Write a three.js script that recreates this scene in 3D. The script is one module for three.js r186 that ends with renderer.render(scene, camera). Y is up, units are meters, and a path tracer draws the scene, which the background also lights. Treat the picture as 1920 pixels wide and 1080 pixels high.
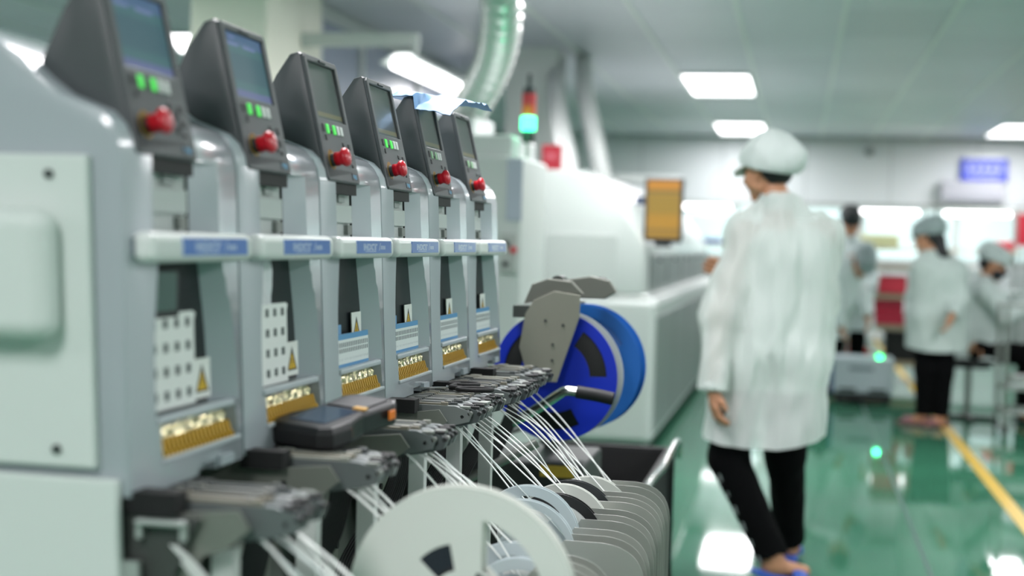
import * as THREE from 'three';
import { RoundedBoxGeometry } from 'three/addons/geometries/RoundedBoxGeometry.js';
import { mergeGeometries, toCreasedNormals } from 'three/addons/utils/BufferGeometryUtils.js';
import { ImprovedNoise } from 'three/addons/math/ImprovedNoise.js';
import { RectAreaLightUniformsLib } from 'three/addons/lights/RectAreaLightUniformsLib.js';
import { Brush, Evaluator, SUBTRACTION } from 'three-bvh-csg';

// ---------------------------------------------------------------- camera, light, exposure
const scene = new THREE.Scene();
const camera = new THREE.PerspectiveCamera(23.466, 16 / 9, 0.05, 80);
camera.position.set(0, 1.3, 0);
camera.rotation.order = 'YXZ';
camera.rotation.set(-0.0346356, 0.2038096, 0.028);
camera.focus = 2.62;
camera.userData.fStop = 2.0;
const renderer = new THREE.WebGLRenderer({ antialias: true });
renderer.toneMapping = THREE.LinearToneMapping;
renderer.toneMappingExposure = 1.42;
renderer.shadowMap.enabled = true;
RectAreaLightUniformsLib.init();
scene.background = new THREE.Color(0x000000);
const LIGHT_COLOR = new THREE.Color().setRGB(1.0, 0.962, 0.99);
const PANEL_LIGHT = 15;
const CEIL = 2.9;
// ceiling light panels, rows along the hall: [x, z]
const PANELS = [];
for (const z of [-19.0, -13.9, -8.0, -3.4, 1.2]) PANELS.push([-0.83, z]);
for (const z of [-18.9, -13.9, -8.0, -3.4, 1.2]) PANELS.push([2.72, z]);
for (const z of [-16.3, -11.3, -6.6, -2.0, 1.8]) PANELS.push([-5.09, z]);
for (const z of [-8.0, -3.4]) PANELS.push([5.56, z]);

// ---------------------------------------------------------------- helpers
let seed = 7;
const rnd = () => { seed = (seed * 1664525 + 1013904223) >>> 0; return seed / 4294967296; };
const rr = (a, b) => a + (b - a) * rnd();
const V = (x, y, z) => new THREE.Vector3(x, y, z);
const used = {};
function numbered(n) { const k = used[n] = (used[n] ?? -1) + 1; return k ? n + '_' + String(k).padStart(3, '0') : n; }
const mats = {};
function mat(color, roughness = 0.5, metalness = 0, extra = {}) {
  const { phys, ...e } = extra;
  const k = JSON.stringify([color, roughness, metalness, Object.keys(e).every((q) => typeof e[q] !== 'object') ? e : rnd()]);
  if (mats[k]) return mats[k];
  const need = 'transmission' in e || 'clearcoat' in e || 'sheen' in e || 'anisotropy' in e;
  return mats[k] = new (need ? THREE.MeshPhysicalMaterial : THREE.MeshStandardMaterial)({ color, roughness, metalness, side: THREE.DoubleSide, ...e });
}
function mv(g, x = 0, y = 0, z = 0) { return g.translate(x, y, z); }
function ro(g, x = 0, y = 0, z = 0) { if (x) g.rotateX(x); if (y) g.rotateY(y); if (z) g.rotateZ(z); return g; }
const B = (w, h, d, x = 0, y = 0, z = 0) => new THREE.BoxGeometry(w, h, d).translate(x, y, z);
const RB = (w, h, d, r, x = 0, y = 0, z = 0, s = 2) => new RoundedBoxGeometry(w, h, d, s, Math.min(r, w / 2.01, h / 2.01, d / 2.01)).translate(x, y, z);
function CY(r, h, x = 0, y = 0, z = 0, axis = 'y', r2 = r, seg = 20) {
  const g = new THREE.CylinderGeometry(r2, r, h, seg);
  if (axis === 'x') g.rotateZ(-Math.PI / 2); if (axis === 'z') g.rotateX(Math.PI / 2);
  return g.translate(x, y, z);
}
const TB = (pts, r, seg = 24, rs = 8, closed = false) => new THREE.TubeGeometry(new THREE.CatmullRomCurve3(pts.map((p) => p.isVector3 ? p : V(...p)), closed, 'centripetal'), seg, r, rs, closed);
const LA = (pts, seg = 32) => new THREE.LatheGeometry(pts.map((p) => new THREE.Vector2(...p)), seg);
function shapeOf(pts, holes = []) {
  const s = new THREE.Shape(pts.map((p) => new THREE.Vector2(...p)));
  for (const h of holes) s.holes.push(!Array.isArray(h) ? h : new THREE.Path(h.map((p) => new THREE.Vector2(...p))));
  return s;
}
// extrudes an x-y outline towards +z, from z0 to z0 + depth
function EX(pts, depth, z0 = 0, bevel = 0, holes = [], curve = 12) {
  const s = Array.isArray(pts) ? shapeOf(pts, holes) : pts;
  const g = new THREE.ExtrudeGeometry(s, { depth: depth - 2 * bevel, bevelEnabled: bevel > 0, bevelSize: bevel, bevelThickness: bevel, bevelOffset: -bevel, bevelSegments: 2, curveSegments: curve });
  return g.translate(0, 0, z0 + bevel);
}
function circlePath(x, y, r) { const p = new THREE.Path(); p.absarc(x, y, r, 0, Math.PI * 2, true); p.isPath = true; return p; }
function disc(r) { const s = new THREE.Shape(); s.absarc(0, 0, r, 0, Math.PI * 2, false); s.isShape = true; return s; }
function sector(r0, r1, a0, a1) { const p = new THREE.Path(); p.absarc(0, 0, r1, a0, a1, false); p.absarc(0, 0, r0, a1, a0, true); p.closePath(); p.isPath = true; return p; }
function clean(g) {
  const q = g.index ? g.toNonIndexed() : g;
  const o = new THREE.BufferGeometry();
  const n = q.attributes.position.count;
  o.setAttribute('position', q.attributes.position);
  if (!q.attributes.normal) q.computeVertexNormals();
  o.setAttribute('normal', q.attributes.normal);
  o.setAttribute('uv', q.attributes.uv ?? new THREE.BufferAttribute(new Float32Array(n * 2), 2));
  if (q.attributes.color) o.setAttribute('color', q.attributes.color);
  return o;
}
const merge = (gs) => Array.isArray(gs) ? (gs.length === 1 ? gs[0] : mergeGeometries(gs.map(clean))) : gs;
function obj(name, gs, m, parent = scene) {
  const o = new THREE.Mesh(merge(gs), m);
  o.name = parent === scene ? numbered(name) : name;
  o.castShadow = o.receiveShadow = true;
  parent.add(o);
  return o;
}
function tag(o, label, category, group) { o.userData = { label, category }; if (group) o.userData.group = group; return o; }
function thing(name, label, category, [x, y, z] = [0, 0, 0], turn = 0, group) {
  const o = new THREE.Group(); o.name = numbered(name); scene.add(o);
  o.position.set(x, y, z); o.rotation.y = turn;
  return tag(o, label, category, group);
}
function struct(name, gs, m, parent = scene) { const o = obj(name, gs, m, parent); if (parent === scene) o.userData.kind = 'structure'; return o; }
// flat ribbon swept along a curve; its width lies along the world z axis
function ribbon(pts, w, t, seg = 26) {
  const c = new THREE.CatmullRomCurve3(pts.map((p) => V(...p)), false, 'centripetal'), pos = [], idx = [];
  for (let i = 0; i <= seg; i++) {
    const p = c.getPoint(i / seg), d = c.getTangent(i / seg), n = V(-d.y, d.x, 0).normalize().multiplyScalar(t / 2);
    for (const [a, b] of [[1, 1], [1, -1], [-1, -1], [-1, 1]]) pos.push(p.x + n.x * a, p.y + n.y * a, p.z + b * w / 2);
    if (i) for (let k = 0; k < 4; k++) { const a = (i - 1) * 4 + k, b = (i - 1) * 4 + (k + 1) % 4; idx.push(a, b, a + 4, b, b + 4, a + 4); }
  }
  const g = new THREE.BufferGeometry();
  g.setAttribute('position', new THREE.Float32BufferAttribute(pos, 3)); g.setIndex(idx);
  return toCreasedNormals(g, 0.7);
}
const noise = new ImprovedNoise();
function noiseTexture(size, fn, srgb = true, rx = 1, ry = rx) {
  const d = new Uint8Array(size * size * 4);
  for (let j = 0; j < size; j++) for (let i = 0; i < size; i++) {
    const c = fn(i / size, j / size), k = (j * size + i) * 4;
    for (let q = 0; q < 3; q++) d[k + q] = Math.max(0, Math.min(255, Math.round(255 * (Array.isArray(c) ? c[q] : c))));
    d[k + 3] = 255;
  }
  const t = new THREE.DataTexture(d, size, size);
  t.wrapS = t.wrapT = THREE.RepeatWrapping; t.magFilter = THREE.LinearFilter; t.minFilter = THREE.LinearMipmapLinearFilter; t.generateMipmaps = true;
  if (srgb) t.colorSpace = THREE.SRGBColorSpace;
  t.repeat.set(rx, ry); t.needsUpdate = true;
  return t;
}
function tileNoise(u, v, f, o = 0) { // repeats at the edges of the tile
  const a = u * Math.PI * 2, b = v * Math.PI * 2, r = f / (Math.PI * 2);
  return noise.noise(Math.cos(a) * r + 40 + o, Math.sin(a) * r + Math.cos(b) * r + 17, Math.sin(b) * r + 9 - o);
}
function canvasTexture(w, h, draw) {
  const c = document.createElement('canvas'); c.width = w; c.height = h;
  draw(c.getContext('2d'), w, h);
  const t = new THREE.CanvasTexture(c); t.colorSpace = THREE.SRGBColorSpace; t.anisotropy = 8;
  return t;
}
// closed or cut surface of a distance field (naive surface nets)
function isoMesh(sdf, lo, hi, cell, keep) {
  const n = [0, 1, 2].map((k) => Math.ceil((hi[k] - lo[k]) / cell) + 1), [nx, ny, nz] = n;
  const val = new Float32Array(nx * ny * nz), id = (i, j, k) => i + nx * (j + ny * k);
  for (let k = 0; k < nz; k++) for (let j = 0; j < ny; j++) for (let i = 0; i < nx; i++) val[id(i, j, k)] = sdf(lo[0] + i * cell, lo[1] + j * cell, lo[2] + k * cell);
  const vid = new Int32Array(nx * ny * nz).fill(-1), pos = [], idx = [];
  for (let k = 0; k < nz - 1; k++) for (let j = 0; j < ny - 1; j++) for (let i = 0; i < nx - 1; i++) {
    let sx = 0, sy = 0, sz = 0, c = 0;
    for (let e = 0; e < 12; e++) {
      const ax = e >> 2, u = e & 1, w = (e >> 1) & 1;
      const a = ax === 0 ? [0, u, w] : ax === 1 ? [u, 0, w] : [u, w, 0], b = a.slice(); b[ax] = 1;
      const va = val[id(i + a[0], j + a[1], k + a[2])], vb = val[id(i + b[0], j + b[1], k + b[2])];
      if ((va < 0) !== (vb < 0)) { const t = va / (va - vb); sx += a[0] + (b[0] - a[0]) * t; sy += a[1] + (b[1] - a[1]) * t; sz += a[2] + (b[2] - a[2]) * t; c++; }
    }
    if (c) { vid[id(i, j, k)] = pos.length / 3; pos.push(lo[0] + (i + sx / c) * cell, lo[1] + (j + sy / c) * cell, lo[2] + (k + sz / c) * cell); }
  }
  const quad = (a, b, c, d, flip) => { if (a < 0 || b < 0 || c < 0 || d < 0) return; if (flip) idx.push(a, c, b, a, d, c); else idx.push(a, b, c, a, c, d); };
  for (let k = 1; k < nz - 1; k++) for (let j = 1; j < ny - 1; j++) for (let i = 1; i < nx - 1; i++) {
    const v = val[id(i, j, k)] < 0;
    if (v !== (val[id(i + 1, j, k)] < 0)) quad(vid[id(i, j - 1, k - 1)], vid[id(i, j, k - 1)], vid[id(i, j, k)], vid[id(i, j - 1, k)], !v);
    if (v !== (val[id(i, j + 1, k)] < 0)) quad(vid[id(i - 1, j, k - 1)], vid[id(i - 1, j, k)], vid[id(i, j, k)], vid[id(i, j, k - 1)], !v);
    if (v !== (val[id(i, j, k + 1)] < 0)) quad(vid[id(i - 1, j - 1, k)], vid[id(i, j - 1, k)], vid[id(i, j, k)], vid[id(i - 1, j, k)], !v);
  }
  let tri = idx;
  if (keep) {
    tri = [];
    for (let q = 0; q < idx.length; q += 3) {
      let ok = true;
      for (let s = 0; s < 3; s++) if (!keep(pos[idx[q + s] * 3], pos[idx[q + s] * 3 + 1], pos[idx[q + s] * 3 + 2])) ok = false;
      if (ok) tri.push(idx[q], idx[q + 1], idx[q + 2]);
    }
  }
  const e = cell * 0.5, nor = new Float32Array(pos.length);
  for (let q = 0; q < pos.length; q += 3) {
    const [x, y, z] = [pos[q], pos[q + 1], pos[q + 2]];
    const g = V(sdf(x + e, y, z) - sdf(x - e, y, z), sdf(x, y + e, z) - sdf(x, y - e, z), sdf(x, y, z + e) - sdf(x, y, z - e)).normalize();
    nor[q] = g.x; nor[q + 1] = g.y; nor[q + 2] = g.z;
  }
  const g = new THREE.BufferGeometry();
  g.setAttribute('position', new THREE.Float32BufferAttribute(pos, 3));
  g.setAttribute('normal', new THREE.BufferAttribute(nor, 3));
  g.setIndex(tri);
  return clean(g);
}
const smin = (a, b, k) => { const h = Math.max(k - Math.abs(a - b), 0) / k; return Math.min(a, b) - h * h * k * 0.25; };
function capsule(x, y, z, a, b, ra, rb) {
  const bx = b[0] - a[0], by = b[1] - a[1], bz = b[2] - a[2], px = x - a[0], py = y - a[1], pz = z - a[2];
  const t = Math.max(0, Math.min(1, (px * bx + py * by + pz * bz) / (bx * bx + by * by + bz * bz + 1e-12)));
  return Math.hypot(px - bx * t, py - by * t, pz - bz * t) - (ra + (rb - ra) * t);
}
// bones: [a, b, ra, rb]; joined with a smooth minimum
function field(bones, k) { return (x, y, z) => { let d = 1e3; for (const [a, b, ra, rb] of bones) d = smin(d, capsule(x, y, z, a, b, ra, rb), k); return d; }; }
function boundsOf(bones, pad) {
  const lo = [1e9, 1e9, 1e9], hi = [-1e9, -1e9, -1e9];
  for (const [a, b, ra, rb] of bones) for (const [p, r] of [[a, ra], [b, rb]]) for (let k = 0; k < 3; k++) { lo[k] = Math.min(lo[k], p[k] - r - pad); hi[k] = Math.max(hi[k], p[k] + r + pad); }
  return [lo, hi];
}

// ---------------------------------------------------------------- materials
const M = {
  steel: mat('#9aa09c', 0.35, 0.9), steelDull: mat('#8d928d', 0.5, 0.75), zinc: mat('#b9bfbb', 0.45, 0.6), chrome: mat('#d8dcda', 0.15, 1),
  body: mat('#a6afb4', 0.3, 0.0, { clearcoat: 1, clearcoatRoughness: 0.12 }),
  bodyDark: mat('#6f7a80', 0.5), dark: mat('#1c1f20', 0.55), darker: mat('#0e1010', 0.6), darkSheet: mat('#4c504d', 0.5, 0.4), sheet: mat('#83877f', 0.45, 0.5),
  console: mat('#484d4f', 0.42), consoleFace: mat('#3d4244', 0.45), key: mat('#1e2122', 0.5), red: mat('#c4182a', 0.28), yellow: mat('#d9a514', 0.4),
  white: mat('#bcc3c0', 0.45), whiteGloss: mat('#c3cac7', 0.25), bracket: mat('#dde2df', 0.2), panelWhite: mat('#d3dcd7', 0.5), paper: mat('#e6e9e6', 0.8), cream: mat('#d9dccb', 0.6),
  reel: mat('#e9ebe5', 0.5), reelGlass: mat('#dfe9ec', 0.55, 0, { transmission: 0.25, thickness: 0 }),
  reelBlack: mat('#17191a', 0.4), reelDark: mat('#2b3033', 0.4), blue: mat('#1734c4', 0.35), blueTeal: mat('#1f63b4', 0.4),
  tape: mat('#e9ece9', 0.5), tapeClear: mat('#cfd8d6', 0.3), gold: mat('#dcae3c', 0.3, 0.45),
  black: mat('#0b0c0d', 0.7), rubber: mat('#17181a', 0.6),
};
// ---------------------------------------------------------------- the hall
function uvXZ(g, s = 1) { const p = g.attributes.position, u = g.attributes.uv; for (let i = 0; i < p.count; i++) u.setXY(i, p.getX(i) / s, p.getZ(i) / s); return g; }
const floorColor = noiseTexture(512, (u, v) => {
  const a = tileNoise(u, v, 5) * 0.5 + tileNoise(u, v, 14, 3) * 0.3 + tileNoise(u, v, 60, 5) * 0.12;
  const k = 1 + a * 0.22;
  return [0.24 * k, 0.475 * k, 0.37 * k];
});
const floorRough = noiseTexture(256, (u, v) => 0.5 + tileNoise(u, v, 7, 2) * 0.18 + tileNoise(u, v, 40, 6) * 0.12, false);
const floorMat = new THREE.MeshPhysicalMaterial({ specularIntensity: 0.45, map: floorColor, roughness: 0.09, roughnessMap: floorRough, metalness: 0 });
struct('floor', uvXZ(B(15, 0.2, 25, -0.5, -0.1, -8.3), 6), floorMat);
struct('trim_1', uvXZ(B(0.075, 0.0015, 17, 1.105, 0.0012, -12), 2), mat('#c9a42a', 0.4));
struct('trim_2', uvXZ(B(0.02, 0.0012, 17, 0.56, 0.001, -12), 2), mat('#4d6a63', 0.45));

const wallMat = mat('#cbd1d3', 0.6), seamMat = mat('#8e9695', 0.7);
const ceilBack = struct('ceiling', B(15, 0.15, 25, -0.5, CEIL + 0.1, -8.3), mat('#6c7371', 0.8));
{
  const tone = ['#d2d2da', '#cccdd5', '#d6d6de'].map((c) => mat(c, 0.42));
  const g = new THREE.BoxGeometry(0.69, 0.018, 1.19), rest = [];
  for (let i = -11; i < 9; i++) for (let j = 0; j < 20; j++) {
    const x = 0.24 + 0.71 * (i + 0.5), z = -20.4 + 1.2 * (j + 0.5);
    if (x < -7.3 || x > 6.3) continue;
    if (z < -6.2 && x > -6.5 && x < 5) { const o = obj('ceiling_tile', g, tone[Math.floor(rnd() * 3)], ceilBack); o.position.set(x, CEIL + 0.009, z); }
    else rest.push(g.clone().translate(x, CEIL + 0.009, z));
  }
  const r = obj('ceiling_tiles', rest, tone[0], ceilBack); r.userData.kind = 'stuff';
  const bar = new THREE.BoxGeometry(0.035, 0.022, 24.2);
  for (let i = -10; i < 9; i++) { const o = obj('ceiling_rail', bar, mat('#e2e5e3', 0.4), ceilBack); o.position.set(0.24 + 0.71 * i, CEIL + 0.002, -8.4); }
}
struct('wall_left', B(0.15, 2.95, 25, -7.6, 1.47, -8.3), wallMat);
struct('wall_right', B(0.15, 2.95, 25, 6.6, 1.47, -8.3), wallMat);
struct('wall_front', B(15, 2.95, 0.15, -0.5, 1.47, 4.1), wallMat);
// the back wall, with a band of windows into the next room
const BZ = -20.5, WX0 = -1.75, WX1 = 3.45, WY0 = 1.14, WY1 = 1.93;
const wallBack = struct('wall_back', [B(15, WY0, 0.12, -0.5, WY0 / 2, BZ - 0.08), B(15, CEIL - WY1 + 0.05, 0.12, -0.5, (CEIL + WY1 + 0.05) / 2, BZ - 0.08),
  B(WX0 + 8, WY1 - WY0, 0.12, (WX0 - 8) / 2, (WY0 + WY1) / 2, BZ - 0.08), B(7 - WX1, WY1 - WY0, 0.12, (WX1 + 7) / 2, (WY0 + WY1) / 2, BZ - 0.08)], seamMat);
for (let i = 0; i < 12; i++) {
  const x = -7.1 + 1.19 * (i + 0.5), w = 1.18;
  obj('wall_panel', B(w, CEIL - WY1 - 0.03, 0.02, x, (CEIL + WY1) / 2 + 0.012, BZ - 0.01), wallMat, wallBack);
  obj('wall_panel', B(w, WY0 - 0.03, 0.02, x, WY0 / 2, BZ - 0.01), wallMat, wallBack);
}
for (let i = 0; i < 4; i++) {
  const w = (WX1 - WX0) / 4, x = WX0 + w * (i + 0.5), t = 0.05, cy = (WY0 + WY1) / 2, h = WY1 - WY0;
  const o = struct('window_' + (i + 1), [B(w, t, 0.1, x, WY0 + t / 2, BZ - 0.04), B(w, t, 0.1, x, WY1 - t / 2, BZ - 0.04), B(t, h - 2 * t, 0.1, x - w / 2 + t / 2, cy, BZ - 0.04), B(t, h - 2 * t, 0.1, x + w / 2 - t / 2, cy, BZ - 0.04)], M.whiteGloss);
  obj('pane', B(w - 2 * t, h - 2 * t, 0.006, x, cy, BZ - 0.05), mat('#eef6f5', 0.02, 0, { transmission: 1, thickness: 0 }), o);
}
// the bright room behind the windows
struct('wall_next_room', [B(7.6, 2.9, 0.1, 0.85, 1.45, -24.2), B(0.1, 2.9, 3.6, -2.9, 1.45, -22.4), B(0.1, 2.9, 3.6, 4.6, 1.45, -22.4)], mat('#dfe5e6', 0.7));
struct('floor_next_room', B(7.6, 0.1, 3.6, 0.85, -0.05, -22.4), mat('#9db0a8', 0.5));
struct('ceiling_next_room', B(7.6, 0.1, 3.6, 0.85, 2.95, -22.4), mat('#d9dedd', 0.7));

const glow = (k) => new THREE.MeshStandardMaterial({ color: '#ffffff', emissive: LIGHT_COLOR, emissiveIntensity: k, roughness: 0.5 });
const panelGlow = glow(3.2), tubeGlow = glow(4);
function areaLight(parent, w, h, k, x, y, z, dir = [0, -1, 0]) {
  const l = new THREE.RectAreaLight(LIGHT_COLOR, k, w, h);
  l.position.set(x, y, z); parent.add(l);
  l.lookAt(l.getWorldPosition(V(0, 0, 0)).add(V(...dir)));
  l.castShadow = true;
  return l;
}
PANELS.forEach(([x, z], i) => {
  const seen = { 0: 'white ceiling light panel farthest from the camera, above the cap of the walking worker', 1: 'largest white ceiling light panel in view, nearest of the three', 5: 'white ceiling light panel at the right edge above the blue sign', 11: 'white ceiling light panel glimpsed between the two nearest consoles' }[i];
  const t = thing('ceiling_light', seen ?? 'white ceiling light panel outside the picture', 'light', [x, CEIL - 0.012, z], 0, 'ceiling light panels');
  const w = 0.66, d = 1.75, e = 0.02;
  obj('frame', [B(w, 0.024, e, 0, 0, d / 2 - e / 2), B(w, 0.024, e, 0, 0, -d / 2 + e / 2), B(e, 0.024, d - 2 * e, w / 2 - e / 2, 0, 0), B(e, 0.024, d - 2 * e, -w / 2 + e / 2, 0, 0)], M.whiteGloss, t);
  obj('diffuser', B(w - 2 * e, 0.012, d - 2 * e, 0, 0.004, 0), panelGlow, t);
  areaLight(t, w - 2 * e, d - 2 * e, PANEL_LIGHT, 0, -0.01, 0);
});
for (const [x, z] of [[-0.6, -22.2], [2.3, -22.2]]) {
  const t = thing('tube_lamp', x < 0 ? 'bright lamp in the room behind the left windows' : 'bright lamp in the room behind the right windows', 'lamp', [x, 2.86, z]);
  obj('housing', RB(2.2, 0.05, 0.3, 0.01, 0, 0.01, 0), M.white, t);
  obj('diffuser', B(2.1, 0.02, 0.26, 0, -0.024, 0), tubeGlow, t);
  areaLight(t, 2.1, 0.26, 60, 0, -0.04, 0);
}

// pillar and lamp arm on the left, glazed partition behind
{
  const p = struct('column_1', RB(0.5, 2.95, 1.0, 0.02, -3.476, 1.475, -8.5), mat('#f0f0e2', 0.6));
  const q = struct('column_2', RB(0.42, 2.95, 0.5, 0.02, -2.24, 1.475, -11.6), mat('#dde2dd', 0.6));
  const t = thing('glazed_partition', 'white framed partition with bluish panes behind the hanging lamp', 'partition', [-3.3, 0, -9.05]);
  const zs = [0, -0.95, -2.5, -4.1];
  for (const z of zs) obj('post', B(0.06, 2.8, 0.09, 0, 1.4, z - 0.05), M.white, t);
  for (const y of [2.84, 2.15, 0.9, 0.05]) obj('rail', B(0.06, 0.1, 4.15, 0, y, -2.05), M.white, t);
  for (let i = 0; i < 3; i++) for (const [y0, y1] of [[2.2, 2.79], [0.95, 2.1], [0.1, 0.85]])
    obj('pane', B(0.02, y1 - y0, zs[i] - zs[i + 1] - 0.1, 0, (y0 + y1) / 2, (zs[i] + zs[i + 1]) / 2 - 0.05), mat('#98a1b2', 0.25), t);
}
function hangingLamp(label, x, y, z, len, arm) {
  const t = thing('hanging_lamp', label, 'lamp', [x, y, z]);
  if (arm) obj('arm', [B(arm, 0.085, 0.07, -arm / 2, 0.19, 0.42), B(0.03, 0.16, 0.05, -0.02, 0.1, 0.42)], M.whiteGloss, t);
  else obj('hanger', [CY(0.008, CEIL - y - 0.04, 0, (CEIL - y) / 2 + 0.02, len * 0.3), CY(0.008, CEIL - y - 0.04, 0, (CEIL - y) / 2 + 0.02, -len * 0.3)], M.zinc, t);
  obj('housing', EX([[-0.15, 0.0], [-0.04, 0.07], [0.04, 0.07], [0.15, 0.0], [0.14, -0.006], [0.038, 0.055], [-0.038, 0.055], [-0.14, -0.006]], len, -len / 2), M.whiteGloss, t);
  for (const s of [-1, 1]) obj('tube', CY(0.026, len - 0.06, s * 0.06, -0.012, 0, 'z'), tubeGlow, t);
  areaLight(t, 0.16, len - 0.1, 15, 0, -0.045, 0);
}
hangingLamp('white tube lamp hanging from an arm of the pale pillar', -2.44, 2.375, -9.05, 1.55, 0.78);
hangingLamp('small white tube lamp under the ceiling beside the big foil duct', -2.98, 2.66, -12.3, 0.7, 0);
// ---------------------------------------------------------------- the six placement machines
const FX = -0.7226, Z1 = -1.3955, PITCH = 0.32;
const lean = (g) => { const p = g.attributes.position; for (let i = 0; i < p.count; i++) p.setX(i, p.getX(i) + 0.05 * (1.3 - p.getY(i))); return g; };
// a cutter lofted through sections [y, near z, far z at the front, far z at the back], deep d behind the front
function cutter(sec, d) {
  const out = 0.06, pos = [], idx = [];
  for (const [y, zn, zf, zb] of sec) {
    const ze = zf + (zf - zb) / d * out;
    pos.push(-d, y, zn, out, y, zn, out, y, ze, -d, y, zb);
  }
  for (let i = 1; i < sec.length; i++) for (let k = 0; k < 4; k++) { const a = (i - 1) * 4 + k, b = (i - 1) * 4 + (k + 1) % 4; idx.push(a, b, a + 4, b, b + 4, a + 4); }
  const n = (sec.length - 1) * 4;
  idx.push(0, 2, 1, 0, 3, 2, n, n + 1, n + 2, n, n + 2, n + 3);
  const g = new THREE.BufferGeometry(); g.setAttribute('position', new THREE.Float32BufferAttribute(pos, 3)); g.setIndex(idx);
  return new Brush(clean(toCreasedNormals(g, 0.6)));
}
const bodyGeometry = (() => {
  const pr = [[0, 1.003], [0, 1.385], [-0.0035, 1.404], [-0.011, 1.419], [-0.023, 1.431], [-0.045, 1.44], [-0.07, 1.449], [-0.095, 1.467], [-0.12, 1.49], [-0.16, 1.516], [-0.22, 1.537], [-0.32, 1.55], [-0.45, 1.56], [-0.6, 1.563], [-0.6, 1.003]];
  let b = new Brush(clean(toCreasedNormals(EX(pr, 0.3185, -0.31925, 0.008), 0.7)));
  const ev = new Evaluator(); ev.attributes = ['position', 'normal', 'uv']; ev.useGroups = false;
  const cuts = [
    cutter([[1.297, -0.072, -0.256, -0.205], [1.386, -0.072, -0.252, -0.203]], 0.024),
    cutter([[1.085, -0.066, -0.301, -0.262], [1.14, -0.066, -0.297, -0.258], [1.18, -0.068, -0.291, -0.254], [1.21, -0.072, -0.283, -0.249], [1.24, -0.077, -0.271, -0.244], [1.262, -0.081, -0.262, -0.24], [1.29, -0.086, -0.25, -0.235]], 0.028),
    cutter([[1.037, -0.08, -0.298, -0.292], [1.0775, -0.076, -0.29, -0.284]], 0.022),
    new Brush(clean(B(0.03, 0.012, 0.05, 0, 1.008, -0.2))),
  ];
  for (const c of cuts) { c.updateMatrixWorld(); b.updateMatrixWorld(); b = ev.evaluate(b, c, SUBTRACTION); }
  return lean(clean(b.geometry));
})();
// console: side outline, then everything on its sloping face in (across, up, out) coordinates
const CW = 0.157, CH = 0.205, CA = Math.atan2(0.05, 0.207);
const faceMatrix = new THREE.Matrix4().makeBasis(V(0, 0, -1), V(-Math.sin(CA), Math.cos(CA), 0), V(Math.cos(CA), Math.sin(CA), 0)).setPosition(-0.0065, 1.384, -0.0325);
const onFace = (g) => g.applyMatrix4(faceMatrix);
const consoleGeometry = merge([
  toCreasedNormals(EX([[-0.0065, 1.384], [-0.0545, 1.583], [-0.058, 1.586], [-0.072, 1.582], [-0.095, 1.548], [-0.123, 1.487], [-0.11, 1.45], [-0.04, 1.405], [-0.022, 1.384]], CW, -0.0325 - CW, 0.004), 0.5)]);
const bezelGeometry = onFace(EX(shapeOf([[0.004, 0], [CW - 0.004, 0], [CW, 0.004], [CW, CH - 0.006], [CW - 0.006, CH], [0.006, CH], [0, CH - 0.006], [0, 0.004]],
  [[[0.013, 0.102], [0.013, 0.194], [CW - 0.013, 0.194], [CW - 0.013, 0.102]], [[0.01, 0.022], [0.01, 0.098], [CW - 0.01, 0.098], [CW - 0.01, 0.022]]]), 0.007, -0.001, 0.0022));
const slotBar = onFace(RB(0.03, 0.004, 0.004, 0.001, CW / 2, 0.1985, 0.007));
const estopGeo = {
  ring: onFace(mv(CY(0.017, 0.004, 0, 0, 0, 'z', 0.0165, 28), 0.033, 0.035, 0.004)),
  collar: onFace(mv(CY(0.0105, 0.012, 0, 0, 0, 'z', 0.0105, 24), 0.034, 0.034, 0.008)),
  head: onFace(mv(ro(LA([[0, 0], [0.0115, 0], [0.0105, 0.008], [0.0125, 0.011], [0.0152, 0.0145], [0.0148, 0.0185], [0.012, 0.0215], [0.005, 0.023], [0, 0.0232]], 28), Math.PI / 2), 0.034, 0.034, 0.0125)),
};
const logoTexture = canvasTexture(128, 48, (c, w, h) => { c.fillStyle = '#3d4244'; c.fillRect(0, 0, w, h); c.fillStyle = '#3fa7d8'; c.font = 'bold 40px sans-serif'; c.textAlign = 'center'; c.fillText('FUJI', w / 2, 38); });
const logoMat = new THREE.MeshStandardMaterial({ map: logoTexture, roughness: 0.5 });
const screenOff = new THREE.MeshPhysicalMaterial({ roughness: 0.3, clearcoat: 0.6, clearcoatRoughness: 0.1, map: canvasTexture(128, 96, (c, w, h) => { c.fillStyle = '#343a3a'; c.fillRect(0, 0, w, h); c.fillStyle = '#3a3f3e'; c.fillRect(0, 0, w, h * 0.3); c.fillStyle = '#6d6440'; c.fillRect(4, h - 14, w - 8, 8); }) });
const litTexture = canvasTexture(256, 192, (c, w, h) => {
  c.fillStyle = '#3f666c'; c.fillRect(0, 0, w, h); c.fillStyle = '#4a6486'; c.fillRect(0, 0, w, 34);
  c.fillStyle = '#6b7aa6'; for (const [x, y, q] of [[18, 30, 70], [120, 30, 84], [30, 10, 40]]) c.fillRect(x, y, q, 10);
  c.fillStyle = '#3a5a66'; c.fillRect(10, 60, w - 20, 80); c.fillStyle = '#5d6591'; c.fillRect(0, h - 26, w, 20);
});
const screenLit = new THREE.MeshStandardMaterial({ color: '#202426', roughness: 0.3, emissive: '#ffffff', emissiveMap: litTexture, emissiveIntensity: 0.6 });
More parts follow.
